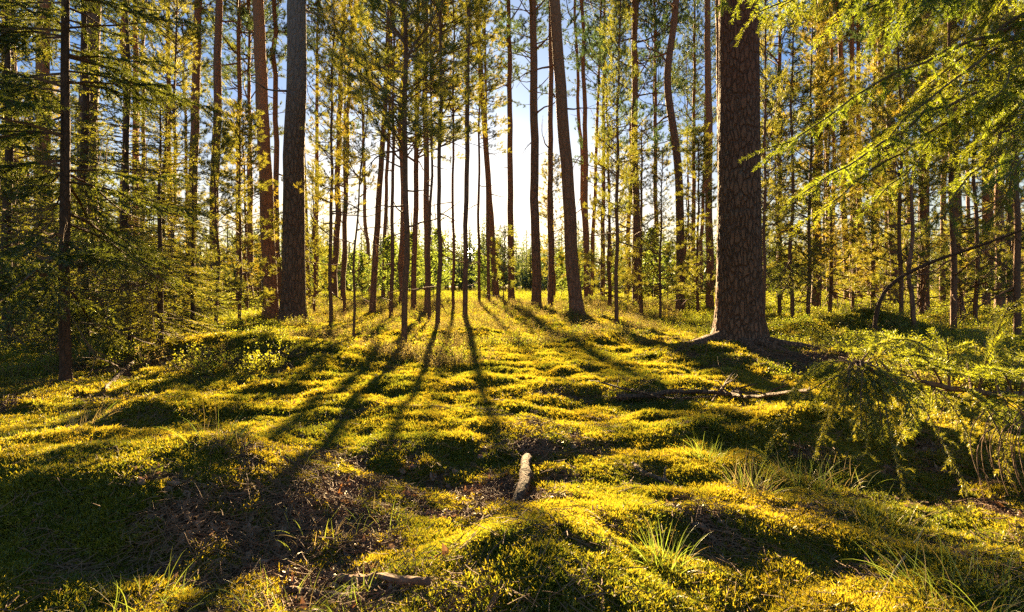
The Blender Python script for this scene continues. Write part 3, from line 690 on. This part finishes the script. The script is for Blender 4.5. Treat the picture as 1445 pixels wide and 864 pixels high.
def zone(px):
    if px < 360: return 'left', 'behind the left spruces'
    if px < 560: return 'left centre', 'behind the thick grey-topped pine'
    if px < 880: return 'centre', 'along the bright clearing in the middle'
    if px < 1080: return 'right centre', 'behind the crooked pine'
    return 'right', 'behind the sunlit trio on the right'
taken = [XY(r[0], r[1]) for r in PINES + YOUNG] + [XY(1043, 6.25), XY(960, 16)]
def free(x, y, m):
    for (a, b) in taken:
        if (a - x) ** 2 + (b - y) ** 2 < m * m: return False
    taken.append((x, y)); return True
def lit_lane(x, y):
    return -5.5 < x + .09 * y < 4.2
nM = nF = nP = 0
tries = 0
while nM < 50 and tries < 4000:
    tries += 1
    d = 20 + 25 * random.random(); px = -150 + 1750 * random.random()
    x, y = XY(px, d)
    if lit_lane(x, y) and (d > 27 or random.random() < .6): continue
    if abs(x + .09 * y) < 14 and d > 30 and random.random() < .5: continue
    if not free(x, y, 1.3): continue
    k = random.randrange(6); z = zone(px)
    place('M%d' % k, 'pine_tree', 'pine tree', 'slender distant pine with bare trunk, one of many ' + z[1], 'distant pines ' + z[1], x, y,
          lambda k=k: trunk_mesh(3000 + k, .095 + .012 * k, 21, [MA, OR, MA, OR, MA, OR][k], 8, .07, .4, .01, None, 7, (5, 11), .35, 26), 'M%d' % (k % 4), [11, 12.5, 10.5, 13, 10, 12][k], [.9, 1, 1., .9, .85, 1][k], [.95, .9, 1.0, .85, 1.05, .95][k], random.gauss(0, .025), random.gauss(0, .02))
    nM += 1
tries = 0
while nF < 33 and tries < 4000:
    tries += 1
    d = 12 + 18 * random.random(); px = -120 + 1700 * random.random()
    x, y = XY(px, d)
    if lit_lane(x, y): continue
    if d > 20 and abs(x + .09 * y) < 12 and random.random() < .6: continue
    if not free(x, y, 1.0): continue
    k = random.randrange(6); z = zone(px); hh = [3.8, 4.8, 5.6, 6.6, 4.6, 8][k]
    place('F%d' % k, 'young_pine', 'young pine', 'bushy young pine in the undergrowth, one of many ' + z[1], 'young pines ' + z[1], x, y,
          lambda k=k, hh=hh: trunk_mesh(3100 + k, .02 + .005 * hh, hh, TH, 7, .05, .3, .01, None, 6, (.5, 3), .25, 18), ['F0', 'F1', 'F2', 'F3', 'S1', 'F1'][k], [.4, .7, 1.0, 1.9, .2, 3.4][k], [.65, .7, .75, .75, .7, .8][k], [.49, .59, .66, .68, .74, .66][k], random.gauss(0, .03), random.gauss(0, .03))
    nF += 1
tries = 0
while nP < 48 and tries < 4000:
    tries += 1
    d = 10 + 22 * random.random(); px = -60 + 1560 * random.random()
    x, y = XY(px, d)
    if lit_lane(x, y) and (d < 14 or random.random() < .6): continue
    if not free(x, y, .6): continue
    k = random.randrange(3); z = zone(px)
    place('P%d' % k, 'pine_sapling', 'sapling', 'small pine sapling on the undergrowth, one of many ' + z[1], 'pine saplings ' + z[1], x, y,
          lambda k=k: trunk_mesh(3200 + k, .014, [1.9, 2.4, 2.9][k], TH, 6, .03, .2, 0, None, 4, (.1, .8), .3, 10), 'P%d' % k, [.25, .6, 1.1][k], [1, 1, .9][k], [.9, .95, .95][k], random.gauss(0, .05), random.gauss(0, .05))
    nP += 1
for q in range(30):
    d = 24 + 16 * random.random(); px = random.choice([random.uniform(440, 700), random.uniform(760, 1000), random.uniform(440, 660)]); x, y = XY(px, d)
    z = zone(px); k = q % 2
    place('B%d' % k, 'birch_sapling', 'birch sapling', 'bright green birch sapling, one of many ' + z[1], 'birch scrub ' + z[1], x, y,
          lambda k=k: trunk_mesh(3300 + k, .025, 2.9, TH, 6, .05, .2, 0, None, 0, (0, 1), .3, 10), 'B%d' % k, .1, 1, [.9, 1.][k])

# ---- the wood beyond the clearing: one mass
def far_wood():
    rg = np.random.default_rng(91); V = []; mb = MB(); A, B = [], []
    for _ in range(760):
        a = math.radians(rg.uniform(-56, 56)); d = rg.uniform(85, 135)
        h = rg.uniform(7.5, 12) + 2.5 * noise2(np.array(a * 9.), np.array(0.), 95); x, y = d * math.sin(a), d * math.cos(a); z = float(H(x, y))
        A.append((x, y, z)); B.append((x, y, z + h)); n = 260; t = rg.random(n) ** .8; r = (1.02 - t) ** .8 * h * .24 * np.sqrt(rg.random(n)); th = rg.random(n) * 6.283
        C = np.stack([x + r * np.cos(th), y + r * np.sin(th), z + h * (.08 + .92 * t)], 1); N = unit(rg.normal(size=(n, 3))); s = .42 * (1.3 - t)[:, None]
        U = unit(np.cross(N, rg.normal(size=(n, 3)))) * s; W = np.cross(N, unit(U)) * s * .6
        V.append(np.stack([C - U, C - W, C + U + W * .3], 1).reshape(-1, 3))
    mb.tris(np.concatenate(V), 0); mb.prisms(A, B, .15, .05, 1)
    tag(link('distant_forest', mb.mesh('distant_forest', [M_PINEDK, M_TWIG])), 'far-off line of dark conifers beyond the clearing', 'forest', kind='stuff')
far_wood()

# ------------------------------------------------------------------ scattered ground cover (one object each)
def scatter(name, label, cat, templates, pts, var, eul, scl, mats):
    """templates: list of MB; their faces and the scatter points share one mesh, geometry nodes copy template k onto the points of variant k"""
    mb = MB(); tpl = []
    for k, t in enumerate(templates):
        V = np.concatenate(t.v); mb.add(V, np.concatenate(t.t) if t.t else None, None, 0)
        if t.q: q = np.concatenate(t.q); mb.q.append(q + mb.n - len(V)); mb.qm.append(np.concatenate(t.qm))
        if t.t: mb.tm[-1] = np.concatenate(t.tm)
        tpl.append(np.full(len(V), k))
    nt = mb.n; mb.add(pts, None, None, 0); tpl.append(np.full(len(pts), -1))
    me = mb.mesh(name, mats); n = len(me.vertices)
    def attr(nm, ty, data, f='value'):
        at = me.attributes.new(nm, ty, 'POINT'); at.data.foreach_set(f, np.ascontiguousarray(data).ravel())
    attr('tpl', 'INT', np.concatenate(tpl).astype(np.int32))
    attr('var', 'INT', np.concatenate([np.full(nt, -1), var]).astype(np.int32))
    attr('eul', 'FLOAT_VECTOR', np.vstack([np.zeros((nt, 3)), eul]).astype(np.float32), 'vector')
    attr('scl', 'FLOAT', np.concatenate([np.ones(nt), scl]).astype(np.float32))
    ng = bpy.data.node_groups.new(name + '_scatter', 'GeometryNodeTree')
    ng.interface.new_socket('Geometry', in_out='INPUT', socket_type='NodeSocketGeometry'); ng.interface.new_socket('Geometry', in_out='OUTPUT', socket_type='NodeSocketGeometry')
    N, L = ng.nodes, ng.links; gi = N.new('NodeGroupInput'); go = N.new('NodeGroupOutput'); join = N.new('GeometryNodeJoinGeometry')
    def named(nm, ty):
        a = N.new('GeometryNodeInputNamedAttribute'); a.data_type = ty; a.inputs['Name'].default_value = nm; return a.outputs['Attribute']
    tp, vr, eu, sc = named('tpl', 'INT'), named('var', 'INT'), named('eul', 'FLOAT_VECTOR'), named('scl', 'FLOAT')
    e2r = N.new('FunctionNodeEulerToRotation'); L.new(eu, e2r.inputs[0])
    def eq(sock, k):
        c = N.new('FunctionNodeCompare'); c.data_type = 'INT'; c.operation = 'EQUAL'; L.new(sock, c.inputs[2]); c.inputs[3].default_value = k; return c.outputs[0]
    for k in range(len(templates)):
        s1 = N.new('GeometryNodeSeparateGeometry'); s1.domain = 'POINT'; L.new(gi.outputs[0], s1.inputs['Geometry']); L.new(eq(tp, k), s1.inputs['Selection'])
        s2 = N.new('GeometryNodeSeparateGeometry'); s2.domain = 'POINT'; L.new(gi.outputs[0], s2.inputs['Geometry']); L.new(eq(vr, k), s2.inputs['Selection'])
        ip = N.new('GeometryNodeInstanceOnPoints'); L.new(s2.outputs[0], ip.inputs['Points']); L.new(s1.outputs[0], ip.inputs['Instance']); L.new(e2r.outputs[0], ip.inputs['Rotation']); L.new(sc, ip.inputs['Scale'])
        L.new(ip.outputs[0], join.inputs[0])
    L.new(join.outputs[0], go.inputs[0])
    o = link(name, me); md = o.modifiers.new('scatter', 'NODES'); md.node_group = ng
    tag(o, label, cat, kind='stuff'); return o

def eulers(x, y, n, rg, tilt=1.):
    e = .02; nx = -(H(x + e, y) - H(x - e, y)) / (2 * e) * tilt; ny = -(H(x, y + e) - H(x, y - e)) / (2 * e) * tilt
    N = unit(np.stack([nx, ny, np.ones_like(nx)], -1)); c = rg.random(n) * 2 * np.pi
    mx = N[:, 0] * np.cos(c) + N[:, 1] * np.sin(c); my = -N[:, 0] * np.sin(c) + N[:, 1] * np.cos(c); mz = N[:, 2]
    return np.stack([-np.arcsin(np.clip(my, -1, 1)), np.arctan2(mx, mz), c], -1)

def wedge(rg, n, d0, d1, power, half=50.):
    """points in front of the camera, density falling as d**power"""
    k = power + 2
    u = rg.random(n); d = (d0 ** k + u * (d1 ** k - d0 ** k)) ** (1 / k) if abs(k) > 1e-6 else d0 * (d1 / d0) ** u
    a = np.radians(rg.uniform(-half, half, n)); return d * np.sin(a), d * np.cos(a), d

def moss_clump(seed, shoots=20, R=.03, hgt=.021):
    """a cushion of short star-leaved shoots"""
    rg = np.random.default_rng(seed); T = []
    for _ in range(shoots):
        r = R * math.sqrt(rg.random()); a = rg.random() * 6.283; b = np.array([r * math.cos(a), r * math.sin(a), -.006 - .15 * r])
        d = unit(np.array([math.cos(a) * r / R * .8 + rg.normal() * .35, math.sin(a) * r / R * .8 + rg.normal() * .35, 1.])); h = hgt * (.45 + .8 * rg.random())
        u = unit(np.cross(d, [.3, .9, .1])); w = np.cross(d, u); fat = .8 + .5 * rg.random()
        for k in range(11):
            t = .2 + .8 * k / 10; q = k * 2.4 + rg.random(); o = unit((u * math.cos(q) + w * math.sin(q)) * (1.25 - .7 * t) + d * (.3 + .45 * t) + [0, 0, -.1 * (1 - t)]); p = b + d * h * t * .85; s = unit(np.cross(o, rg.normal(size=3))) * .0013 * fat
            T += [p - s, p + s, p + o * .0098 * fat * (1.15 - .4 * t)]
    mb = MB(); mb.tris(np.array(T)); return mb
def moss():
    rg = np.random.default_rng(5); x, y, d = wedge(rg, 270000, .85, 17, -1.3)
    sc = np.maximum(1, d / 2.2) ** .66
    keep = rg.random(len(x)) > litter(x, y) * 1.15 - .05; x, y, d, sc = x[keep], y[keep], d[keep], sc[keep]; n = len(x)
    scatter('moss', 'thick golden green moss carpet over hummocks', 'moss', [moss_clump(s) for s in range(5)], np.stack([x, y, H(x, y) + .002], 1), rg.integers(0, 5, n), eulers(x, y, n, rg), sc * (.75 + .5 * rg.random(n)) * (.8 + .5 * (noise2(x / .2, y / .2, 33) > 0)), [M_MOSS])
moss()

def shrub(seed, h, R, stems, leaves, lw, tall=0):
    rg = np.random.default_rng(seed); C, N, A, B = [], [], [], []
    for _ in range(stems):
        a = rg.random() * 6.283; d = unit(np.array([math.cos(a) * .55, math.sin(a) * .55, 1.])); p = np.array([rg.normal() * R * .4, rg.normal() * R * .4, -.02]); L = h * (.6 + .6 * rg.random())
        for k in range(5):
            d = unit(d + rg.normal(size=3) * .15); e = p + d * L / 5; A.append(p); B.append(e)
            if k > 0:
                for _ in range(leaves): C.append(e + rg.normal(size=3) * R * .16 * (1 if not tall else .5)); N.append(rg.normal(size=3) + [0, 0, .6])
            p = e
    C, N = np.array(C), unit(np.array(N)); U = unit(np.cross(N, rg.normal(size=N.shape))) * lw; W = np.cross(N, unit(U)) * lw * (.6 if not tall else .3)
    mb = MB(); mb.quads(np.stack([C - U, C - W, C + U, C + W], 1).reshape(-1, 3), 0); mb.prisms(A, B, .0018, .001, 1); return mb
def undergrowth():
    rg = np.random.default_rng(6)
    x, y, d = wedge(rg, 26000, 5.2, 45, -1.15, 54); px = CX + F * x / y
    dens = .55 + 1.3 * noise2(x / 1.4, y / 1.1, 41) + np.where(px > 1090, .45, 0) + np.where(d > 13, .35, 0)  - np.where(d < 8.0, .55, 0) * (px < 1100)
    dens += .55 * np.exp(-(((x + 2.9) / .8) ** 2 + ((y - 6) / .5) ** 2)); dens -= 2 * np.exp(-(((x - 2.5) / 1.1) ** 2 + ((y - 5.6) / .9) ** 2)); k = rg.random(len(x)) < dens; x, y, d, px = x[k], y[k], d[k], px[k]
    heath = (rg.random(len(x)) < np.where((px > 400) & (px < 960) & (d < 24), .75, .12))
    T = [shrub(s, .15, .11, 9, 5, .0085) for s in range(3)]; T2 = [shrub(10 + s, .17, .1, 16, 6, .006, 1) for s in range(3)]
    for nm, lab, cat, tt, mm, sel in (('bilberry_undergrowth', 'low leafy bilberry carpet between the trees', 'undergrowth', T, M_BILB, ~heath), ('heather_undergrowth', 'pale heather tussocks catching the low light', 'undergrowth', T2, M_HEATH, heath)):
        a, b, dd = x[sel], y[sel], d[sel]; n = len(a)
        scatter(nm, lab, cat, tt, np.stack([a, b, H(a, b)], 1), rg.integers(0, 3, n), eulers(a, b, n, rg, .5), (.7 + .7 * rg.random(n)) * np.maximum(1, dd / 11) ** .7, [mm, M_TWIG])
undergrowth()

def litter_cover():
    rg = np.random.default_rng(9)
    def leaf(seed):
        g = np.random.default_rng(seed); n = 7; s = np.linspace(0, 1, n); w = np.sin(np.pi * s ** .8) * .25 + .02; bend = g.normal() * .4; c = g.normal() * .5; V, T = [], []
        for i in range(n): V += [(-w[i], s[i] - .5, .1 + c * w[i] + bend * (s[i] - .5) ** 2 * 2 + .05 * g.normal()), (0, s[i] - .5, .1 + bend * (s[i] - .5) ** 2 * 2), (w[i], s[i] - .5, .1 + c * w[i] * .6 + bend * (s[i] - .5) ** 2 * 2 + .05 * g.normal())]
        Q = [q for i in range(n - 1) for q in ((3 * i, 3 * i + 1, 3 * i + 4, 3 * i + 3), (3 * i + 1, 3 * i + 2, 3 * i + 5, 3 * i + 4))]
        mb = MB(); mb.add(np.array(V) * .034, [], Q); return mb
    x, y, d = wedge(rg, 12000, .9, 9, -1.6); k = rg.random(len(x)) < np.clip(litter(x, y) * .9 + .09, 0, 1); x, y, d = x[k], y[k], d[k]; n = len(x)
    e = eulers(x, y, n, rg); e[:, :2] += rg.normal(size=(n, 2)) * .35
    scatter('leaf_litter', 'scattered brown and grey dead leaves on the bare patches', 'dead leaves', [leaf(s) for s in range(5)], np.stack([x, y, H(x, y) + .006], 1), rg.integers(0, 5, n), e, .45 + 1.0 * rg.random(n) ** 1.5, [M_DEADLEAF])
    def bits(seed):
        g = np.random.default_rng(seed); A, B = [], []
        for _ in range(22 if seed < 4 else 3):
            p = np.array([g.normal() * .035, g.normal() * .035, g.random() * .012]); a = g.random() * 6.283; d = np.array([math.cos(a), math.sin(a), g.normal() * .15]); L = (.02 + .05 * g.random() ** 2) if seed < 4 else .07 + .12 * g.random()
            for k in range(2 if seed < 4 else 5): q = p + d * L / (2 if seed < 4 else 5); A.append(p); B.append(q); d = unit(d + g.normal(size=3) * .2); p = q
        mb = MB(); mb.prisms(A, B, *((.0009, .0007) if seed < 4 else (.0016, .0014))); return mb
    x, y, d = wedge(rg, 15000, .9, 9, -1.5); k = rg.random(len(x)) < np.clip(litter(x, y) + .09, 0, 1); x, y, d = x[k], y[k], d[k]; n = len(x)
    scatter('needle_litter', 'fine needle and twig litter on the bare patches', 'litter', [bits(s) for s in range(5)], np.stack([x, y, H(x, y) + .004], 1), np.where(rg.random(n) < .12, 4, rg.integers(0, 4, n)), eulers(x, y, n, rg), (.8 + .6 * rg.random(n)) * np.maximum(1, d / 2.5) ** .6, [M_TWIG])
litter_cover()

# ------------------------------------------------------------------ sticks, logs, tufts
def stick(name, label, cat, pix, r0, r1, mat=M_DEADWOOD, lift=.0, side=0, group=None, rough=.08, sides=8):
    g = [ground_at(*p) for p in pix]; org = g[0].copy(); t = np.linspace(0, len(g) - 1, 6 * (len(g) - 1) + 1); g = np.array(g); i = np.clip(t.astype(int), 0, len(g) - 2); f = (t - i)[:, None]
    c = g[i] * (1 - f) + g[i + 1] * f; n = len(c); rg = np.random.default_rng(len(label) * 7 + n)
    for q in range(n): c[q, 2] = max(c[q, 2], float(H(c[q, 0], c[q, 1])))
    c[1:-1, 2] = (c[:-2, 2] + c[1:-1, 2] + c[2:, 2]) / 3; c[:, 2] += r0 * .7 + lift * np.linspace(.3, 1, n); c += rg.normal(size=c.shape) * r0 * .12
    rad = np.linspace(r0, r1, n); c = c - org
    mb = MB(); mb.tube(c, rad, sides, 0, True, rough, n)
    for q in range(side):
        p = c[int(rg.integers(n // 4, n))]; d = unit(np.array([rg.normal(), rg.normal(), .4 + .5 * rg.random()])); L = (.06 + .16 * rg.random()) * (1 if side > 4 else .35); l = [p]
        for k in range(5): d = unit(d + rg.normal(size=3) * .25 + [0, 0, -.06]); l.append(l[-1] + d * L / 5)
        mb.tube(l, np.linspace(r1 * .8, r1 * .3, 6), 5, 0, False)
    return tag(link(name, mb.mesh(name, [mat], False), None, org), label, cat, group)

def log():
    a = ground_at(727, 716); b = ground_at(748, 652); a[2] += .010; b[2] += .016; n = 22; s = np.linspace(0, 1, n)[:, None]; rg = np.random.default_rng(4)
    c = a * (1 - s) + b * s; c[:, 0] += .012 * np.sin(s[:, 0] * 5); c[:, 2] += .012 * np.sin(s[:, 0] * 3); c -= a
    rad = .0205 + .0015 * np.sin(np.linspace(0, 7, n)) + rg.normal(size=n) * .0005; rad[11:13] += .004; rad[10] += .002; rad[0] *= .35; rad[1] *= .7; rad[2] *= .9; rad[-1] *= .85
    mb = MB(); mb.tube(c, rad, 18, 0, True, .028, 3); mb.tube([c[12], c[12] + [.022, -.012, -.004], c[12] + [.03, -.035, -.012]], [.008, .006, .002], 6, 0); mb.tube([c[7], c[7] + [-.028, -.02, .004], c[7] + [-.04, -.05, .0]], [.008, .006, .002], 6, 0)
    for q in range(7): a_ = q * .9; mb.tube([c[-1] + [.011 * math.cos(a_), 0, .011 * math.sin(a_)], c[-1] + [.012 * math.cos(a_), .01 + .012 * rg.random(), .012 * math.sin(a_) + .004]], [.006, .001], 5, 0)
    tag(link('log', mb.mesh('log', [M_DECAY], False), None, a), 'short broken grey stick with a knot lying in the middle of the moss', 'fallen branch', 'fallen branches on the moss')
log()
G = 'fallen branches on the moss'
stick('fallen_branch', 'curved brown branch piece right of the short broken stick', 'fallen branch', [(892, 658), (902, 670), (925, 678), (955, 690)], .010, .009, M_DEADWOOD, .004, 1, G)
stick('fallen_branch', 'thin brown twig on the litter left of the short broken stick', 'fallen branch', [(632, 712), (660, 700), (700, 692)], .004, .003, M_DECAY, .008, 2, G)
stick('fallen_branch', 'small bark-brown bit touching the lower end of the short broken stick', 'fallen branch', [(694, 724), (708, 716), (722, 712)], .008, .006, M_DECAY, .004, 0, G)
stick('fallen_branch', 'stout peeled branch lying across at the bottom edge of the picture', 'fallen branch', [(478, 826), (510, 831), (560, 838), (605, 843)], .012, .008, M_ORANGE, .025, 1, G)
stick('fallen_branch', 'darker rotten branch just below the peeled one at the bottom edge', 'fallen branch', [(400, 838), (430, 842), (470, 848), (508, 850)], .010, .009, M_DECAY, .004, 1, G)
stick('fallen_branch', 'thin long dark twig on the moss below the small left mound', 'fallen branch', [(335, 648), (380, 646), (420, 644), (475, 640)], .006, .003, M_DECAY, .004, 2, G)
stick('fallen_branch', 'thin dark twig lying parallel below the long one, left centre', 'fallen branch', [(370, 664), (410, 668), (450, 666), (505, 648)], .005, .003, M_DECAY, .004, 2, G)
stick('fallen_branch', 'pale stick leaning on the dark mound under the left spruce', 'fallen branch', [(148, 556), (162, 540), (176, 526), (190, 515)], .018, .013, M_DECAY, .02, 0, G)
stick('fallen_branch', 'long dark fallen branch with side twigs in front of the big trunk', 'fallen branch', [(870, 570), (930, 568), (985, 566), (1030, 572), (1060, 580), (1140, 578)], .018, .010, M_DECAY, .08, 20, G)
stick('fallen_branch', 'brushy thin branch crossing the long dark one before the big trunk', 'fallen branch', [(830, 545), (880, 560), (940, 580), (1010, 585)], .008, .004, M_DECAY, .09, 18, G)
stick('fallen_branch', 'upright broken twig at the left of the big trunk foot', 'fallen branch', [(1005, 572), (1022, 552), (1035, 535)], .008, .004, M_DEADWOOD, .05, 5, G)
stick('fallen_branch', 'forked twig on bright moss in the lower right', 'fallen branch', [(1065, 770), (1085, 757), (1112, 750), (1120, 738)], .004, .003, M_DEADWOOD, .006, 1, G)
stick('fallen_branch', 'bent dark twig over the front moss mound, left flank', 'fallen branch', [(610, 790), (622, 775), (630, 758)], .0035, .0025, M_DECAY, .008, 0, G)
stick('fallen_branch', 'thin crooked twig on the right flank of the front mound', 'fallen branch', [(805, 760), (830, 785), (850, 782), (868, 765)], .0035, .002, M_DECAY, .01, 2, G)
stick('fallen_branch', 'long thin twig in shade at the lower left', 'fallen branch', [(200, 818), (245, 795), (285, 775), (318, 760)], .004, .003, M_DECAY, .006, 2, G)
stick('fallen_branch', 'small twig lying at the bottom edge right of centre', 'fallen branch', [(1120, 840), (1140, 825), (1155, 812)], .0035, .002, M_DECAY, .006, 1, G)
stick('fallen_branch', 'pale slanting stalk in the lower right corner grass', 'fallen branch', [(1235, 862), (1262, 815), (1282, 790), (1303, 758)], .0035, .0025, M_DRYGRASS, .02, 0, G)
stick('fallen_branch', 'thin branch stuck in the shade below the low spruce bough', 'fallen branch', [(1090, 800), (1140, 805), (1200, 815), (1260, 822)], .004, .003, M_DECAY, .008, 2, G)

def tuft(label, px, py, n, h, R, lean=(0, 0), dry=.25, seed=0, w=.0017, droop=.75):
    n = int(n * 1.3); h *= .7; dry = dry * .8; R *= 1.5
    g = ground_at(px, py); rg = np.random.default_rng(seed); mb = MB()
    for k in range(n):
        a = rg.random() * 6.283; r = R * math.sqrt(rg.random()); p = np.array([r * math.cos(a), r * math.sin(a), 0.]); p[2] = float(H(g[0] + p[0], g[1] + p[1])) - g[2] - .005
        L = h * (.45 + .65 * rg.random()); d = unit(np.array([math.cos(a) * .3 + lean[0] + rg.normal() * .35, math.sin(a) * .3 + lean[1] + rg.normal() * .35, 1.])); m = 7; pts = [p]
        for i in range(m): d = unit(d + np.array([math.cos(a) * .06, math.sin(a) * .06, -droop * .35 * (i / m) ** 1.2 * (.4 + rg.random())])); pts.append(pts[-1] + d * L / m)
        pts = np.array(pts); sd = unit(np.cross(pts[-1] - pts[0], rg.normal(size=3))) * w * .5; ww = np.array([.7, 1, 1, .95, .8, .6, .35, .05])[:, None]
        V = np.concatenate([pts - sd * ww, pts + sd * ww]); i = np.arange(m); mb.add(V, [], np.stack([i, i + 1, i + m + 2, i + m + 1], 1), 1 if rg.random() < dry else 0)
    tag(link('grass_tuft', mb.mesh('grass_tuft', [M_GRASS, M_DRYGRASS]), None, g), label, 'grass tuft', 'grass tufts on the moss')
tuft('large green grass tuft right of the front moss mound', 938, 800, 60, .20, .035, (.05, 0), .2, 1)
tuft('pale bleached grass tuft in front of the right mound', 1062, 695, 70, .22, .05, (.1, 0), .6, 2)
tuft('green and straw grass tuft under the low spruce bough', 1130, 690, 80, .24, .07, (-.05, 0), .4, 3)
tuft('tall loose grass at the lower right corner', 1395, 862, 60, .30, .09, (-.1, 0), .3, 4)
tuft('green grass clump on the crest of the right middle mound', 1000, 650, 45, .2, .05, (.1, 0), .15, 5)
tuft('bright straw grass tuft left of the small left mound', 118, 606, 60, .24, .05, (.25, 0), .85, 6)
tuft('thin grass wisps with a tall stalk right of the small left mound', 308, 626, 34, .24, .06, (.1, 0), .6, 7)
tuft('yellow grass tuft between the parallel twigs in left centre', 425, 655, 46, .11, .06, (0, 0), .4, 8)
tuft('green grass tuft at the bottom edge left of the peeled branch', 415, 862, 60, .16, .07, (.1, 0), .15, 9)
tuft('grass tuft in the shade of the bottom left corner', 205, 864, 45, .18, .07, (.2, 0), .25, 10)
tuft('wispy grass on the litter patch in the lower middle', 545, 745, 40, .13, .06, (0, 0), .5, 11)
tuft('straw coloured grass in the litter left of the middle', 455, 760, 46, .15, .08, (0, 0), .6, 12)
tuft('tiny green grass tuft on the far moss in left centre', 400, 548, 22, .2, .05, (0, 0), .1, 13)
tuft('fine dark grass below the low spruce bough near the right edge', 1240, 745, 44, .22, .08, (.1, 0), .35, 14)
tuft('single green blades left of the foremost young pine', 565, 520, 18, .22, .05, (0, 0), .1, 15)
tuft('grass blades at the bottom edge by the right corner twig', 1335, 850, 40, .24, .08, (-.15, 0), .4, 16)
tuft('grass tuft on the bottom edge below the rotten branch', 500, 866, 50, .13, .06, (0, 0), .2, 17)
tuft('dry grass in the hollow right of the pale bleached tuft', 1180, 690, 55, .2, .07, (.1, 0), .65, 18)

# ------------------------------------------------------------------ sky, sun, camera
w = bpy.data.worlds.new('World'); scene.world = w; w.use_nodes = True; nt = w.node_tree; nt.nodes.clear()
out = nt.nodes.new('ShaderNodeOutputWorld'); bg = nt.nodes.new('ShaderNodeBackground'); sky = nt.nodes.new('ShaderNodeTexSky')
sky.sky_type = 'NISHITA'; sky.sun_disc = False; sky.sun_elevation = math.radians(SUN_EL); sky.sun_rotation = SUN_AZ; sky.air_density = 1.; sky.dust_density = .6; sky.ozone_density = 1.5
bg.inputs['Strength'].default_value = .05
gm = nt.nodes.new('ShaderNodeGamma'); gm.inputs['Gamma'].default_value = .36
hs = nt.nodes.new('ShaderNodeHueSaturation'); hs.inputs['Saturation'].default_value = 1.9
nt.links.new(sky.outputs[0], gm.inputs['Color']); nt.links.new(gm.outputs[0], hs.inputs['Color']); tcw = nt.nodes.new('ShaderNodeTexCoord'); sp = nt.nodes.new('ShaderNodeSeparateXYZ'); nt.links.new(tcw.outputs['Generated'], sp.inputs[0])
cr = nt.nodes.new('ShaderNodeValToRGB'); el = cr.color_ramp.elements
for p, c in ((0, (1.1, 1., .88)), (.12, (1.05, 1., .95)), (.30, (.42, .6, .93)), (.6, (.42, .56, .8))):
    e = el[0] if p == 0 else (el[1] if p == .5 else el.new(p)); e.position = p; e.color = (*c, 1)
nt.links.new(sp.outputs['Z'], cr.inputs['Fac']); mu = nt.nodes.new('ShaderNodeMix'); mu.data_type = 'RGBA'; mu.blend_type = 'MULTIPLY'; mu.inputs[0].default_value = 1
nt.links.new(hs.outputs[0], mu.inputs[6]); nt.links.new(cr.outputs[0], mu.inputs[7]); dt = nt.nodes.new('ShaderNodeVectorMath'); dt.operation = 'DOT_PRODUCT'; nt.links.new(tcw.outputs['Generated'], dt.inputs[0])
gv = Vector((661 - CX, F, CY - 355)).normalized(); dt.inputs[1].default_value = gv           # where the sun itself stands, low behind the trees
def wm(op, a, b):
    m = nt.nodes.new('ShaderNodeMath'); m.operation = op
    for q, v in ((0, a), (1, b)):
        if isinstance(v, bpy.types.NodeSocket): nt.links.new(v, m.inputs[q])
        else: m.inputs[q].default_value = v
    return m.outputs[0]
c0 = wm('MAXIMUM', dt.outputs['Value'], 0.)
glow = wm('ADD', wm('ADD', wm('MULTIPLY', wm('POWER', c0, 22.), 1.3), wm('MULTIPLY', wm('POWER', c0, 900.), 6.)), wm('MULTIPLY', wm('GREATER_THAN', c0, math.cos(math.radians(.42))), 150.))
gc = nt.nodes.new('ShaderNodeMix'); gc.data_type = 'RGBA'; gc.blend_type = 'ADD'; gc.inputs[0].default_value = 1; gw = nt.nodes.new('ShaderNodeMix'); gw.data_type = 'RGBA'; gw.blend_type = 'MULTIPLY'; gw.inputs[0].default_value = 1
nt.links.new(glow, gw.inputs[6]); gw.inputs[7].default_value = (1., .88, .68, 1)
nt.links.new(mu.outputs[2], gc.inputs[6]); nt.links.new(gw.outputs[2], gc.inputs[7]); nt.links.new(gc.outputs[2], bg.inputs['Color']); nt.links.new(bg.outputs[0], out.inputs['Surface'])
L = bpy.data.lights.new('sun', 'SUN'); L.energy = 5; L.angle = math.radians(.7); L.color = (1., .72, .37)
sd = Vector((math.sin(SUN_AZ) * math.cos(math.radians(SUN_EL)), math.cos(SUN_AZ) * math.cos(math.radians(SUN_EL)), math.sin(math.radians(SUN_EL))))
so = link('sun', L); so.rotation_euler = sd.to_track_quat('Z', 'Y').to_euler(); so.location = sd * 200

cam = bpy.data.cameras.new('camera'); co = link('camera', cam); cam.sensor_width = 36; cam.lens = F / 1445 * 36
cam.shift_y = -(432 - CY) / 1445; cam.clip_start = .05; cam.clip_end = 3000
co.location = (0, 0, CAMH); co.rotation_euler = (math.pi / 2, 0, 0); scene.camera = co
scene.view_settings.view_transform = 'Standard'; scene.view_settings.look = 'None'; scene.view_settings.gamma = 1; scene.view_settings.exposure = 3.3
scene.render.engine = 'CYCLES'; cy = scene.cycles
cy.max_bounces = 5; cy.diffuse_bounces = 3; cy.glossy_bounces = 1; cy.transmission_bounces = 3; cy.transparent_max_bounces = 4; cy.sample_clamp_indirect = 4
cy.caustics_reflective = cy.caustics_refractive = False; cy.use_denoising = False
